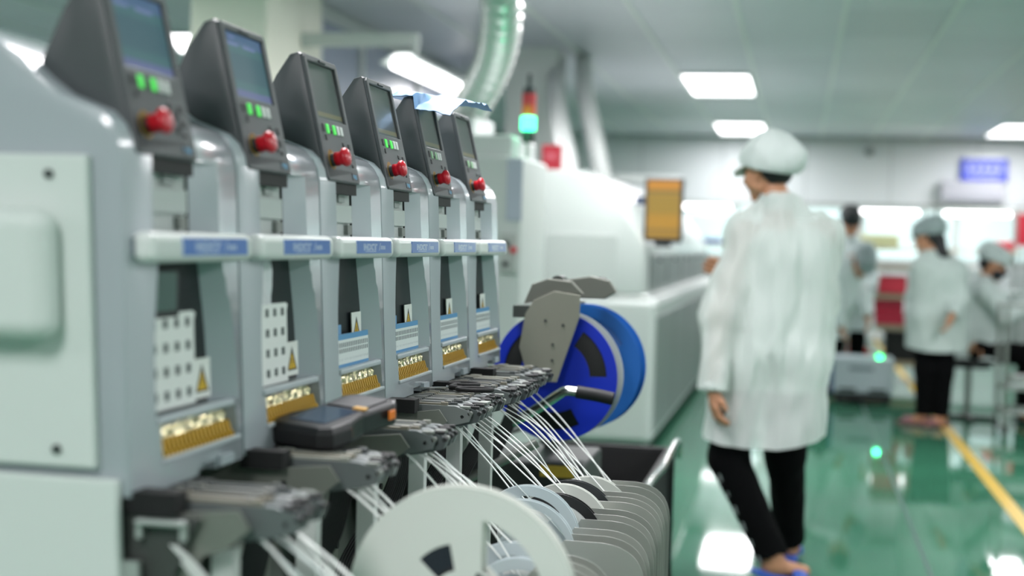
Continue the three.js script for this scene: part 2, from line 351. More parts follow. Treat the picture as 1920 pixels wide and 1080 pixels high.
const plateTexture = canvasTexture(256, 80, (c, w, h) => {
  c.fillStyle = '#4577c9'; c.fillRect(0, 0, w, h); c.strokeStyle = '#dfe7f3'; c.lineWidth = 3; c.font = 'bold 52px sans-serif'; c.strokeText('NXT', 42, 58); c.fillStyle = '#e8eef6'; c.fillRect(56, 66, 80, 3);
  c.font = 'bold 30px serif'; c.fillText('III', 172, 54); c.beginPath(); c.moveTo(160, 62); c.lineTo(170, 12); c.stroke();
});
const plateMat = new THREE.MeshPhysicalMaterial({ map: plateTexture, roughness: 0.28, clearcoat: 1, clearcoatRoughness: 0.12 });
const stripTexture = canvasTexture(512, 160, (c, w, h) => {
  c.fillStyle = '#dfe5e4'; c.fillRect(0, 0, w, h); c.fillStyle = '#5a97c6'; c.fillRect(0, 0, w, 26); c.fillRect(0, h - 20, w, 20);
  c.fillStyle = '#4c565c'; for (let i = 0; i < 20; i++) { c.fillRect(14 + i * 25, 40, 13, 22); c.fillRect(14 + i * 25, 68, 13, 20); }
  c.fillStyle = '#8b9499'; c.font = '15px sans-serif'; for (let i = 0; i < 20; i++) c.fillText(String(i + 1), 14 + i * 25, 124);
});
const stripMat = new THREE.MeshStandardMaterial({ map: stripTexture, roughness: 0.5 });
const warnTexture = canvasTexture(96, 128, (c, w, h) => {
  c.fillStyle = '#e6e9e4'; c.fillRect(0, 0, w, h); c.fillStyle = '#1d1d1a'; c.beginPath(); c.moveTo(48, 18); c.lineTo(86, 108); c.lineTo(10, 108); c.fill();
  c.fillStyle = '#dcb21c'; c.beginPath(); c.moveTo(48, 40); c.lineTo(76, 102); c.lineTo(20, 102); c.fill(); c.fillStyle = '#1d1d1a'; c.fillRect(45, 62, 6, 24); c.fillRect(45, 90, 6, 6);
});
const warnMat = new THREE.MeshStandardMaterial({ map: warnTexture, roughness: 0.5 });
const glassMat = new THREE.MeshPhysicalMaterial({ color: '#10171b', specularIntensity: 0.4, roughness: 0.35, clearcoat: 0.05, clearcoatRoughness: 0.08 });
const goldTeeth = (() => {
  const gs = [];
  for (let i = 0; i < 18; i++) { const z = -0.09 - i * 0.0113; gs.push(ro(B(0.003, 0.02, 0.0058), 0, 0, 0.25).translate(-0.006, 1.048, z), B(0.005, 0.006, 0.0075, -0.003, 1.0405, z)); }
  return lean(merge(gs));
})();
const combBack = lean(B(0.002, 0.04, 0.2, -0.0185, 1.0575, -0.185));
const goldFilm = (() => { // thin crinkled clear-gold film above the teeth
  const g = new THREE.PlaneGeometry(0.2, 0.03, 60, 8); ro(g, 0, Math.PI / 2, 0); const p = g.attributes.position;
  for (let i = 0; i < p.count; i++) p.setX(i, p.getX(i) + 0.005 * noise.noise(p.getZ(i) * 130, p.getY(i) * 130, 3) - 0.012 + 0.2 * (1.06 - 1.06 - p.getY(i)));
  g.translate(0, 1.062, -0.185); g.computeVertexNormals(); return lean(g);
})();
const filmMat = mat('#d8cfa8', 0.16, 0.8);
const bracketGeometry = lean(RB(0.028, 0.035, 0.288, 0.011, 0.012, 1.2805, -0.16, 4));
const bracketFoot = lean(merge([B(0.02, 0.02, 0.03, -0.005, 1.2805, -0.03), B(0.02, 0.02, 0.03, -0.005, 1.2805, -0.29)]));
const plateGeometry = lean(B(0.0016, 0.0205, 0.188, 0.0266, 1.2815, -0.186));
const stripGeometry = lean(B(0.002, 0.056, 0.196, -0.014, 1.11, -0.164));
const cardGeometry = lean(B(0.0015, 0.05, 0.05, -0.021, 1.145, -0.222));
const tagGeometry = lean(B(0.0015, 0.03, 0.07, -0.019, 1.138, -0.1));
const glassGeometry = lean(B(0.006, 0.19, 0.2, -0.0285, 1.175, -0.163));
const innerGeo = { back: lean(B(0.003, 0.088, 0.13, -0.0225, 1.341, -0.138)), rail: lean(RB(0.008, 0.03, 0.12, 0.002, -0.018, 1.335, -0.133)), block: lean(B(0.008, 0.016, 0.022, -0.018, 1.309, -0.18)), bar: lean(B(0.005, 0.088, 0.003, -0.0205, 1.341, -0.2025)), slat: lean(B(0.004, 0.028, 0.03, -0.019, 1.368, -0.15)) };
const consoleFoot = lean(B(0.018, 0.022, 0.15, -0.014, 1.3775, -0.117));
const lipGeometry = lean(merge([RB(0.008, 0.006, 0.224, 0.002, 0, 1.0345, -0.188), RB(0.01, 0.009, 0.215, 0.003, -0.001, 1.081, -0.174)]));
const tabGeometry = lean(B(0.008, 0.012, 0.04, 0.002, 1.012, -0.25));
const screenGeometry = onFace(B(CW - 0.024, 0.094, 0.002, CW / 2, 0.148, 0.001));
const panelGeometry = onFace(B(CW - 0.018, 0.078, 0.002, CW / 2, 0.06, 0.002));
const buttonGeo = [];
for (const [a, b, w, h, k] of [[0.022, 0.087, 0.009, 0.013, 'k'], [0.042, 0.086, 0.013, 0.016, 'g'], [0.057, 0.082, 0.005, 0.006, 'k'], [0.074, 0.086, 0.013, 0.016, 'g'], [0.092, 0.086, 0.013, 0.016, 'w'], [0.109, 0.086, 0.013, 0.016, 'w'],
  [0.026, 0.071, 0.006, 0.01, 'k'], [0.105, 0.064, 0.008, 0.008, 'k'], [0.118, 0.053, 0.01, 0.01, 'k'], [0.133, 0.062, 0.01, 0.01, 'k'], [0.133, 0.044, 0.01, 0.01, 'k'], [0.118, 0.036, 0.01, 0.01, 'k'], [0.103, 0.044, 0.008, 0.008, 'k'], [0.133, 0.03, 0.008, 0.006, 'k']])
  buttonGeo.push([onFace(RB(w, h, 0.006, 0.0015, a, b, 0.0045, 1)), k]);
const logoGeometry = onFace(B(0.028, 0.011, 0.0012, CW - 0.024, 0.0115, 0.0062));
const greenLit = new THREE.MeshStandardMaterial({ color: '#2fae3a', emissive: '#3fd24a', emissiveIntensity: 0.55, roughness: 0.4 }), greenDim = mat('#8fbf92', 0.4), whiteKey = mat('#c9cfcb', 0.4);

const machineLabels = [
  'nearest grey placement machine, white panel with a raised box on its side',
  'second grey placement machine from the near end, lit screen and a punched white card',
  'third grey placement machine from the near end, dark screen beside the lit ones',
  'fourth grey placement machine from the near end, between the third and the cloth-topped one',
  'grey placement machine with a blue cloth lying on its console',
  'farthest grey placement machine, at the far end of the row',
];
const machines = machineLabels.map((label, i) => {
  const t = thing('placement_machine', label, 'machine', [FX, 0, Z1 - PITCH * i], 0, 'row of placement machines');
  obj('body', bodyGeometry, M.body, t);
  obj('base', [B(0.5, 1.0, 0.312, -0.34, 0.5015, -0.16)], mat('#6c706b', 0.5, 0.2), t);
  const c = obj('console', consoleGeometry, M.console, t);
  obj('bezel', [bezelGeometry, slotBar], M.console, c);
  obj('screen', screenGeometry, i < 2 ? screenLit : screenOff, c);
  obj('button_panel', panelGeometry, M.consoleFace, c);
  for (const [g, k] of buttonGeo) obj('button', g, k === 'g' ? (i < 4 ? greenLit : greenDim) : k === 'w' ? whiteKey : M.key, c);
  const e = obj('emergency_stop', estopGeo.head, M.red, c); e.userData.label = 'red mushroom emergency stop button';
  obj('stop_collar', estopGeo.collar, M.key, c); obj('stop_ring', estopGeo.ring, M.yellow, c);
  obj('logo', logoGeometry, logoMat, c);
  const b = obj('handle_bar', bracketGeometry, M.bracket, t); b.userData.label = 'white rounded bar across the front';
  obj('name_plate', plateGeometry, plateMat, b); obj('bar_foot', bracketFoot, M.bodyDark, b);
  obj('window', glassGeometry, glassMat, t);
  obj('inner_plate', innerGeo.back, M.white, t); obj('inner_rail', innerGeo.rail, M.white, t); obj('inner_block', innerGeo.block, M.steelDull, t); obj('window_edge', innerGeo.bar, M.dark, t); obj('console_foot', consoleFoot, M.darker, t); obj('inner_slat', innerGeo.slat, mat('#9aa09e', 0.5), t);
  if (i > 1) { obj('slot_label', stripGeometry, stripMat, t); obj('blue_tag', tagGeometry, mat('#6f9fca', 0.5), t); }
  obj('warning_card', i > 1 ? cardGeometry : cardGeometry.clone().translate(0.002, -0.03, i ? -0.01 : -0.013), warnMat, t);
  obj('comb_back', combBack, mat('#7a6a3c', 0.5), t); obj('comb_teeth', goldTeeth, M.gold, t); obj('comb_film', goldFilm, filmMat, t);
  obj('lip', lipGeometry, mat('#b4bdc1', 0.3), t); obj('latch_tab', tabGeometry, mat('#a4aeb3', 0.4), t);
  return t;
});
{ // the outer side of the nearest machine
  const t = machines[0];
  const p = obj('side_panel', lean(RB(0.5, 0.343, 0.014, 0.004, -0.285, 1.2085, 0.006)), M.panelWhite, t); p.userData.label = 'white side panel';
  obj('raised_box', lean(RB(0.42, 0.143, 0.05, 0.022, -0.275, 1.249, 0.034, 4)), M.panelWhite, p);
  for (const y of [1.358, 1.057]) obj('screw', lean(CY(0.0052, 0.004, -0.0795, y, 0.0145, 'z')), mat('#4b5150', 0.5, 0.5), p);
  obj('side_cover', [lean(RB(0.545, 0.99, 0.014, 0.004, -0.282, 0.532, 0.009))], M.panelWhite, t);
  obj('cover_strip', [lean(B(0.018, 0.9, 0.008, 0.0, 0.487, 0.002))], M.zinc, t);
}
// punched cards behind the two nearest windows
function punched(w, h, cols, rows) {
  const holes = [], s = w * 0.045;
  for (let i = 0; i < cols; i++) for (let j = 0; j < rows; j++) { const x = w * (i + 0.42) / cols, y = h * (j + 0.55) / rows; holes.push([[x - s, y - h * 0.05], [x - s, y + h * 0.05], [x + s, y + h * 0.05], [x + s, y - h * 0.05]]); }
  return EX(shapeOf([[0, 0], [w, -0.0], [w * 1.0, h * 0.9], [w * 1.03, h * 0.97], [w * 0.98, h], [0, h]], holes), 0.0012);
}
const cardBack = mat('#5b6362', 0.7);
function placeCard(i, w, h, cols, rows, y, z, label) {
  const o = thing('punched_card', label, 'card', [FX - 0.015 + 0.05 * (1.3 - y), y, Z1 - PITCH * i + z], Math.PI / 2);
  o.rotation.order = 'YXZ'; o.rotation.x = -0.05; obj('card', punched(w, h, cols, rows), M.paper, o); obj('backing', B(w * 0.96, h * 0.96, 0.0008, w / 2, h / 2, -0.001), cardBack, o);
  return o;
}
placeCard(0, 0.152, 0.114, 5, 4, 1.088, -0.05, 'white card with rows of square holes in the window of the nearest machine');
placeCard(1, 0.147, 0.114, 5, 4, 1.086, -0.052, 'white card with square holes in the second machine window, below a shiny sheet');
{
  const g = new THREE.PlaneGeometry(0.075, 0.07, 12, 12), p = g.attributes.position;
  for (let k = 0; k < p.count; k++) { const x = p.getX(k), y = p.getY(k); p.setX(k, x * (1 - 2.2 * y) ); p.setZ(k, 0.006 * noise.noise(x * 30, y * 30, 1)); }
  g.computeVertexNormals(); g.rotateY(Math.PI / 2);
  const o = obj('plastic_bag', g, mat('#d9dde0', 0.2)); o.position.set(FX - 0.012, 1.228, Z1 - PITCH - 0.11);
  tag(o, 'shiny white plastic sheet above the punched card of the second machine', 'bag');
  const s = thing('small_screen', 'small greenish display behind the nearest machine window', 'screen', [FX - 0.014, 1.226, Z1 - 0.115]);
  obj('case', RB(0.012, 0.06, 0.09, 0.002), M.dark, s); obj('display', B(0.002, 0.046, 0.072, 0.0065, 0.002, 0.002), mat('#46605a', 0.3), s);
}
// ---------------------------------------------------------------- feeders, tapes and reels under the machines
const ordinal = ['nearest', 'second nearest', 'third nearest', 'fourth nearest', 'second farthest', 'farthest'];
const bankOf = ['under the nearest placement machine', 'under the second machine, beneath the handheld terminal', 'under the third machine, behind the handheld terminal', 'under the fourth machine, beneath the scissors', 'under the machine topped with a blue cloth', 'under the farthest placement machine'];
const BANK = [ // reach beyond the front, first slot, number of feeders
  [0.175, 1, 8], [0.168, 1, 8], [0.172, 1, 7], [0.15, 2, 18], [0.16, 1, 18], [0.145, 1, 15],
];
const feederTone = ['#6a7171', '#767c7c', '#595f60', '#858a89'].map((c) => mat(c, 0.55, 0.45)), coverTone = ['#777a77', '#5f6362', '#97998f', '#4a4f50', '#827e70'].map((c) => mat(c, 0.55, 0.2));
const feederSpots = [];
BANK.forEach(([reach, first, count], i) => {
  const w = 0.0108;
  const variants = [0, 1, 2].map((k) => {
    const r = reach + [-0.006, 0.002, 0.008][k];
    return {
      r, body: EX([[-0.06, 0.962], [-0.06, 0.997], [r - 0.03, 0.997], [r - 0.006, 0.99], [r, 0.98], [r - 0.004, 0.969], [r - 0.03, 0.962], [r - 0.07, 0.955], [0.02, 0.952]], w, -w / 2, 0.0008, [circlePath(r - 0.016, 0.978, 0.004), circlePath(r - 0.075, 0.972, 0.003)], 6),
      cover: merge([B(r - 0.05, 0.0035, w * 0.62, r / 2 - 0.02, 0.9987, 0), B(0.012, 0.006, w * 0.8, r - 0.05, 0.9995, 0), B(0.02, 0.005, w * 0.5, 0.03, 1.0005, 0)]),
      lever: merge([RB(0.02, 0.006, w * 0.7, 0.002, r - 0.012, 0.9945, 0, 1), CY(0.004, w, r - 0.002, 0.984, 0, 'z', 0.004, 10)]),
    };
  });
  for (let k = 0; k < count; k++) {
    const v = variants[Math.floor(rnd() * 3)], z = Z1 - PITCH * i - 0.032 - 0.0131 * (first + k);
    const t = thing('tape_feeder', 'thin metal tape feeder in the bank ' + bankOf[i], 'feeder', [FX + 0.012, 0.002 + rr(-0.001, 0.001), z], 0, 'tape feeders ' + bankOf[i]);
    obj('body', v.body, feederTone[Math.floor(rnd() * 4)], t); obj('cover', v.cover, coverTone[Math.floor(rnd() * 5)], t); obj('lever', v.lever, rnd() < 0.7 ? M.dark : M.steelDull, t);
    feederSpots.push([i, FX + 0.012 + v.r, z]);
  }
});
// the pallet that carries each bank, with its post, back plate and flat ribbed cable
const postZ = [-1.459, -1.731, -1.985, -2.265, -2.52, -2.79];
const postU = 0.1;
for (let i = 0; i < 6; i++) {
  const z0 = Z1 - PITCH * i, [reach] = BANK[i];
  const t = thing('feeder_pallet', 'metal pallet carrying the feeders ' + bankOf[i], 'frame', [FX, 0, z0], 0, 'feeder pallets');
  obj('tray', B(0.06, 0.018, 0.29, 0.02, 0.941, -0.165), M.darkSheet, t);
  const pz = postZ[i] - z0;
  obj('post', [B(0.026, 0.945, 0.003, postU, 0.4725, pz + 0.01), B(0.003, 0.945, 0.02, postU - 0.0115, 0.4725, pz), B(0.003, 0.945, 0.02, postU + 0.0115, 0.4725, pz)], mat('#d2d6d3', 0.45, 0.15), t);
  obj('side_plate', EX([[-0.055, 0.9], [-0.055, 1.0], [0.03, 1.0], [0.03, 0.985], [reach - 0.045, 0.995], [reach - 0.03, 0.975], [reach - 0.06, 0.95], [0.09, 0.942], ...(i ? [[0.04, 0.93], [-0.01, 0.915], [-0.03, 0.9]] : [[0.05, 0.87], [0.02, 0.82], [-0.02, 0.8], [-0.055, 0.8]])], 0.004, -0.026, 0, [circlePath(0.06, 0.967, 0.005), circlePath(-0.02, 0.94, 0.005), circlePath(0.02, 0.955, 0.004)], 10), M.sheet, t);
  obj('back_plate', [EX([[-0.11, 0.62], [-0.25, 0.96], [-0.02, 0.96], [-0.02, 0.72], [-0.07, 0.62]], 0.003, 0).rotateY(Math.PI / 2).translate(-0.055, 0, -0.29)], M.sheet, t);
  for (const [y, z] of [[0.9, -0.27], [0.76, -0.255], [0.9, -0.12], [0.82, -0.19]]) obj('bolt', CY(0.006, 0.006, -0.05, y, z, 'x', 0.006, 10), M.dark, t);
  const ribs = [], n = 10;
  for (let k = 0; k < n; k++) { const o = k * 0.0042; ribs.push(TB([[0.055 + o * 0.6, 0.945, -0.235 - o], [0.052 + o * 0.5, 0.9, -0.235 - o], [0.035 + o * 0.7, 0.85, -0.225 - o], [0.005 + o, 0.8, -0.2 - o * 0.8], [-0.02 + o * 1.1, 0.74, -0.17 - o * 0.6], [-0.03 + o * 1.2, 0.66, -0.15 - o * 0.5]], 0.0023, 22, 6)); }
  obj('ribbed_cable', ribs, M.rubber, t);
  obj('stop_block', B(0.06, 0.024, 0.03, 0.035, 1.0, -0.02), M.black, t);
  if (i === 0) { obj('lower_plate', EX([[-0.03, 0.62], [-0.03, 0.99], [0.09, 0.985], [0.07, 0.94], [0.035, 0.86], [0.02, 0.62]], 0.004, -0.016), M.darkSheet, t); obj('pull_handle', [RB(0.058, 0.007, 0.012, 0.003, 0.05, 0.981, 0.0), B(0.007, 0.02, 0.008, 0.024, 0.972, -0.004), B(0.007, 0.02, 0.008, 0.076, 0.972, -0.004)], M.zinc, t); }
}
// tapes hanging from the feeder ends to the reels
const tapeEnds = [ // bank, how many, end x range, end y range, z drift
  [0, 7, [-0.42, -0.3], [0.7, 0.76], 0.02], [1, 7, [-0.38, -0.27], [0.72, 0.8], 0.03], [2, 7, [-0.44, -0.36], [0.74, 0.8], -0.02], [3, 9, [-0.43, -0.36], [0.74, 0.8], 0.0], [4, 8, [-0.42, -0.33], [0.75, 0.82], 0.02], [5, 2, [-0.42, -0.38], [0.72, 0.79], 0.12],
];
const tapeTo = ['trailing out of the nearest feeder bank at the bottom left', 'hanging from the feeder bank beneath the handheld terminal', 'hanging from the feeders behind the handheld terminal', 'hanging from the feeders beneath the scissors', 'hanging from the feeder bank of the cloth-topped machine', 'hanging from the farthest feeder bank towards the far reels'];
for (const [i, n, ex, ey, dz] of tapeEnds) {
  const own = feederSpots.filter((s) => s[0] === i);
  for (let k = 0; k < n; k++) {
    const s = own[Math.floor((k + 0.5) * own.length / n)], a = [s[1] - 0.045, 0.961, s[2]], yE = rr(...ey), e = [a[0] + (0.961 - yE) * rr(0.9, 1.3), yE, s[2] + dz + rr(-0.02, 0.02)], sag = rr(-0.012, 0.016);
    const mid = (q, up) => [a[0] + (e[0] - a[0]) * q, a[1] + (e[1] - a[1]) * q + up, a[2] + (e[2] - a[2]) * q];
    const o = obj('carrier_tape', ribbon([a, mid(0.08, 0.004 + sag * 0.2), mid(0.4, 0.01 + sag), mid(0.72, 0.008 + sag * 0.7), e], rnd() < 0.25 ? 0.009 : 0.006, 0.001 + 0.0006 * rnd()), rnd() < 0.8 ? M.tape : M.tapeClear);
    tag(o, 'white carrier tape ' + tapeTo[i], 'tape', 'tapes ' + tapeTo[i]);
  }
}
for (let k = 0; k < 3; k++) {
  const o = obj('carrier_tape', ribbon([[-0.672 + k * 0.006, 0.955, -1.415 + k * 0.004], [-0.655 + k * 0.008, 0.938, -1.413 + k * 0.004], [-0.61 + k * 0.012, 0.885, -1.41 + k * 0.005], [-0.56 + k * 0.016, 0.8, -1.405 + k * 0.006]], 0.008, 0.0022), M.tape);
  tag(o, ['left', 'middle', 'right'][k] + ' of the three tapes curling out below the pull handle', 'tape', 'tapes below the pull handle');
}
// reels
function flange(r, holes, t, z, seg = 48) { const s = disc(r); for (const h of holes) s.holes.push(h); return EX(s, t, z, 0.0006, [], seg); }
const D = Math.PI / 180;
function reel(label, [x, y, z], r, w, fm, tm, windows, o = {}) {
  const t = thing('component_reel', label, 'reel', [x, y, z], o.turn ?? 0, o.group);
  const holes = windows.map(([a, b, c, d]) => sector(a * r, b * r, c * D, d * D));
  obj('front_flange', flange(r, [...holes, circlePath(0, 0, 0.0065)], 0.0016, w / 2), fm, t);
  obj('rear_flange', flange(r, [...(o.solidBack ? [] : windows.map(([a, b, c, d]) => sector(a * r, b * r, c * D, d * D))), circlePath(0, 0, 0.0065)], 0.0016, -w / 2 - 0.0016), o.back ?? fm, t);
  const hub = r * (o.hub ?? 0.34), pack = r * (o.pack ?? 0.7);
  obj('hub', [ro(LA([[0.0065, -w / 2], [hub, -w / 2], [hub, w / 2], [0.0065, w / 2]], 36), Math.PI / 2)], o.hubMat ?? fm, t);
  if (tm) obj('wound_tape', ro(LA([[hub, -w / 2 + 0.001], [pack, -w / 2 + 0.001], [pack, w / 2 - 0.001], [hub, w / 2 - 0.001]], 40), Math.PI / 2), tm, t);
  return t;
}
const three = (a, b, s, w = 62) => [0, 120, 240].map((q) => [a, b, s + q, s + q + w]);
{ // the big white reel in front
  const r = 0.165, t = thing('component_reel', 'largest white reel at the bottom, with a big quarter window', 'reel', [-0.4, 0.846, -1.68]); t.scale.set(0.885, 0.885, 1);
  const cut = new THREE.Path(); cut.moveTo(0.026, 0.118); cut.absarc(0, 0, 0.1215, 76 * D, 4 * D, true); cut.lineTo(0.06, 0.006); cut.absarc(0, 0, 0.055, 6 * D, 58 * D, false); cut.closePath();
  obj('front_flange', flange(r, [cut, sector(0.045, 0.083, 102 * D, 137 * D), sector(0.024, 0.05, 30 * D, 62 * D), sector(0.05, 0.12, 215 * D, 320 * D), circlePath(0, 0, 0.0065)], 0.002, 0.008, 64), M.reel, t);
  obj('rear_flange', flange(r, [(() => { const c = new THREE.Path(); c.moveTo(0.03, 0.112); c.absarc(0, 0, 0.1215, 74 * D, 4 * D, true); c.lineTo(0.062, 0.006); c.absarc(0, 0, 0.06, 6 * D, 58 * D, false); c.closePath(); return c; })()], 0.002, -0.01, 64), M.reel, t);
  obj('rim_ridge', ro(new THREE.TorusGeometry(r - 0.002, 0.0016, 8, 72), 0, 0, 0).translate(0, 0, 0.009), M.reel, t);
  obj('hub', ro(LA([[0.0065, -0.008], [0.05, -0.008], [0.05, 0.008], [0.0065, 0.008]], 36), Math.PI / 2), M.reelBlack, t);
  obj('core_insert', EX((() => { const s = new THREE.Shape(); s.absarc(0, 0, 0.095, 92 * D, 150 * D, false); s.absarc(0, 0, 0.04, 150 * D, 92 * D, true); s.closePath(); return s; })(), 0.0008, 0.0065), mat('#1d2430', 0.5), t);
  obj('wound_tape', EX((() => { const s = new THREE.Shape(); s.absarc(0, 0, 0.12, 80 * D, 352 * D, false); s.absarc(0, 0, 0.051, 352 * D, 80 * D, true); s.closePath(); return s; })(), 0.012, -0.006, 0, [], 48), M.paper, t);
}
reel('clear ringed reel right behind the largest white reel', [-0.449, 0.762, -2.33], 0.093, 0.012, M.reelGlass, null, three(0.5, 0.86, 12, 78), { hub: 0.45 });
reel('pale bluish reel behind the clear ringed reel', [-0.462, 0.766, -2.44], 0.094, 0.012, M.reelGlass, M.tape, three(0.5, 0.8, 40), { pack: 0.6 });
reel('white reel seen low through the window of the largest reel', [-0.425, 0.735, -2.13], 0.089, 0.012, M.reelGlass, M.tape, three(0.45, 0.78, 50), { pack: 0.6 });
reel('lowest pale reel seen through the window of the largest reel', [-0.4, 0.737, -2.06], 0.08, 0.01, M.reelGlass, mat('#2a46b8', 0.4), three(0.45, 0.78, 70), { pack: 0.5 });
reel('black reel beside the clear ringed reel', [-0.425, 0.742, -2.52], 0.092, 0.01, M.reelBlack, M.paper, three(0.45, 0.8, 20), { pack: 0.93 });
reel('white reel between the two black reels', [-0.425, 0.748, -2.6], 0.09, 0.01, M.reel, M.paper, three(0.5, 0.8, 10), { pack: 0.8 });
reel('black reel in front of the farthest white reel', [-0.424, 0.738, -2.7], 0.091, 0.01, M.reelDark, M.paper, three(0.45, 0.8, 5), { pack: 0.93 });
reel('farthest white reel of the small ones, before the metal plates', [-0.408, 0.722, -2.84], 0.0925, 0.012, M.reel, M.paper, three(0.3, 0.42, 100), { hub: 0.25, pack: 0.86 });
// rack of divider plates
{
  const t = thing('reel_rack', 'metal rack of upright rounded plates beside the small reels', 'rack', [0, 0, 0]);
  const plate = (xr, top) => { const s = new THREE.Shape(); s.moveTo(-0.47, 0.56); s.lineTo(xr, 0.56); s.lineTo(xr, top - 0.07); s.quadraticCurveTo(xr - 0.004, top - 0.004, xr - 0.075, top); s.lineTo(-0.37, top); s.quadraticCurveTo(-0.4, top - 0.05, -0.47, top - 0.14); s.closePath(); s.holes.push(circlePath(xr - 0.018, 0.62, 0.004)); return s; };
  const spots = [];
  for (const z of [-1.99, -2.03, -2.07, -2.11]) spots.push([z, -0.262, 0.815]);
  for (let k = 0; k < 11; k++) spots.push([-2.28 - 0.062 * k + (k % 3) * 0.008, -0.232 - 0.0015 * k, 0.8]);
  for (const [z, xr, top] of spots) obj('divider_plate', EX(plate(xr, top), 0.0016, z, 0, [], 8), mat(rnd() < 0.5 ? '#b4b6b0' : '#a4a7a1', 0.4, 0.4), t);
  obj('rod', CY(0.006, 1.15, -0.44, 0.6, -2.45, 'z'), M.steel, t); obj('rod', CY(0.006, 1.15, -0.27, 0.58, -2.45, 'z'), M.steel, t);
  for (const [x, z] of [[-0.46, -1.92], [-0.25, -1.92], [-0.46, -3.0], [-0.25, -3.0]]) obj('leg', B(0.03, 0.57, 0.03, x, 0.285, z), M.darkSheet, t);
  obj('base_rail', [B(0.03, 0.03, 1.06, -0.46, 0.1, -2.46), B(0.03, 0.03, 1.06, -0.25, 0.1, -2.46), B(0.18, 0.03, 0.03, -0.355, 0.1, -1.92), B(0.18, 0.03, 0.03, -0.355, 0.1, -3.0)], M.darkSheet, t);
}
// ---------------------------------------------------------------- the pair of blue reels on their stand
{
  const turn = -0.12, c = [-0.6, 0.955, -3.52];
  reel('royal blue reel behind a grey plate and a crank handle', c, 0.166, 0.062, M.blue, null, [[0.56, 0.83, 2, 58], [0.56, 0.83, 240, 300], [0.56, 0.83, 128, 178]], { turn, solidBack: true, back: M.white, hub: 0.86, hubMat: M.black });
  reel('lighter teal blue reel mostly hidden behind the royal blue one', [c[0] + 0.03, c[1] + 0.006, c[2] - 0.22], 0.17, 0.06, M.blueTeal, mat('#1d5aa8', 0.4), three(0.5, 0.8, 30, 50), { turn, pack: 0.9 });
  const t = thing('reel_stand', 'grey metal reel stand with a cranked silver handle and black grip', 'stand', [0, 0, 0]);
  const pl = [[-0.652, 1.15], [-0.6, 1.175], [-0.534, 1.166], [-0.535, 1.11], [-0.588, 0.945], [-0.66, 0.945], [-0.686, 1.03], [-0.673, 1.115]];
  const p = obj('front_plate', EX(pl, 0.006, -3.435, 0.0015), M.cream === 0 ? M.sheet : mat('#8f8f83', 0.45, 0.25), t);
  for (const [x, y] of [[-0.62, 1.1], [-0.6, 1.0], [-0.64, 0.98], [-0.575, 1.09], [-0.6, 1.04], [-0.61, 0.965]]) obj('rivet', CY(0.004, 0.003, x, y, -3.428, 'z', 0.004, 8), M.darkSheet, p);
  obj('axle', ro(CY(0.008, 0.5, 0, 0, 0, 'z'), 0, turn).translate(-0.585, 0.957, -3.63), M.steel, t);
  for (const g of [EX([[-0.68, 1.14], [-0.66, 1.19], [-0.62, 1.205], [-0.56, 1.2], [-0.53, 1.17], [-0.6, 1.16]], 0.03, -3.47, 0.003), EX([[-0.62, 1.15], [-0.6, 1.2], [-0.54, 1.21], [-0.49, 1.2], [-0.47, 1.17], [-0.5, 1.15]], 0.03, -3.66, 0.003)]) obj('roller_arm', g, mat('#6f7169', 0.5, 0.3), t);
  for (const [x, y, z] of [[-0.6, 1.195, -3.5], [-0.52, 1.19, -3.69]]) obj('roller', CY(0.018, 0.06, x, y, z, 'z'), M.darkSheet, t);
  const cr = obj('crank', TB([[-0.7, 0.838, -3.27], [-0.61, 0.893, -3.26], [-0.552, 0.934, -3.255], [-0.535, 0.944, -3.25], [-0.512, 0.944, -3.25], [-0.49, 0.941, -3.25]], 0.0125, 40, 14), M.chrome, t);
  obj('grip', TB([[-0.508, 0.9435, -3.25], [-0.46, 0.938, -3.25], [-0.42, 0.931, -3.25]], 0.0155, 10, 16), M.rubber, cr);
  obj('upright', [B(0.04, 1.17, 0.03, -0.665, 0.585, -3.83), B(0.12, 0.03, 0.42, -0.645, 1.12, -3.64)], M.darkSheet, t);
  obj('brace', [TB([[-0.7, 0.838, -3.27], [-0.76, 0.8, -3.4], [-0.74, 0.78, -3.8]], 0.012, 16, 10)], M.steelDull, t);
  obj('drive_box', RB(0.5, 0.6, 0.34, 0.01, -0.78, 0.42, -3.72), mat('#2a2e2d', 0.5), t); obj('yellow_label', B(0.09, 0.03, 0.002, -0.6, 0.7, -3.549), mat('#c9a53a', 0.5), t);
  obj('foot', [B(0.4, 0.04, 0.05, -0.6, 0.02, -3.45), B(0.4, 0.04, 0.05, -0.6, 0.02, -3.85), B(0.05, 0.04, 0.36, -0.665, 0.021, -3.65)], M.darkSheet, t);
}
{ // long tool bar lying across under the far banks
  const o = obj('roller_bar', [CY(0.011, 0.26, 0, 0, 0, 'x'), CY(0.0135, 0.06, -0.13, 0, 0, 'x')], M.steelDull); o.position.set(-0.665, 0.79, -2.98); o.rotation.set(0, 0.3, 0.5);
  tag(o, 'dull grey bar sloping under the farthest feeders', 'bar');
}
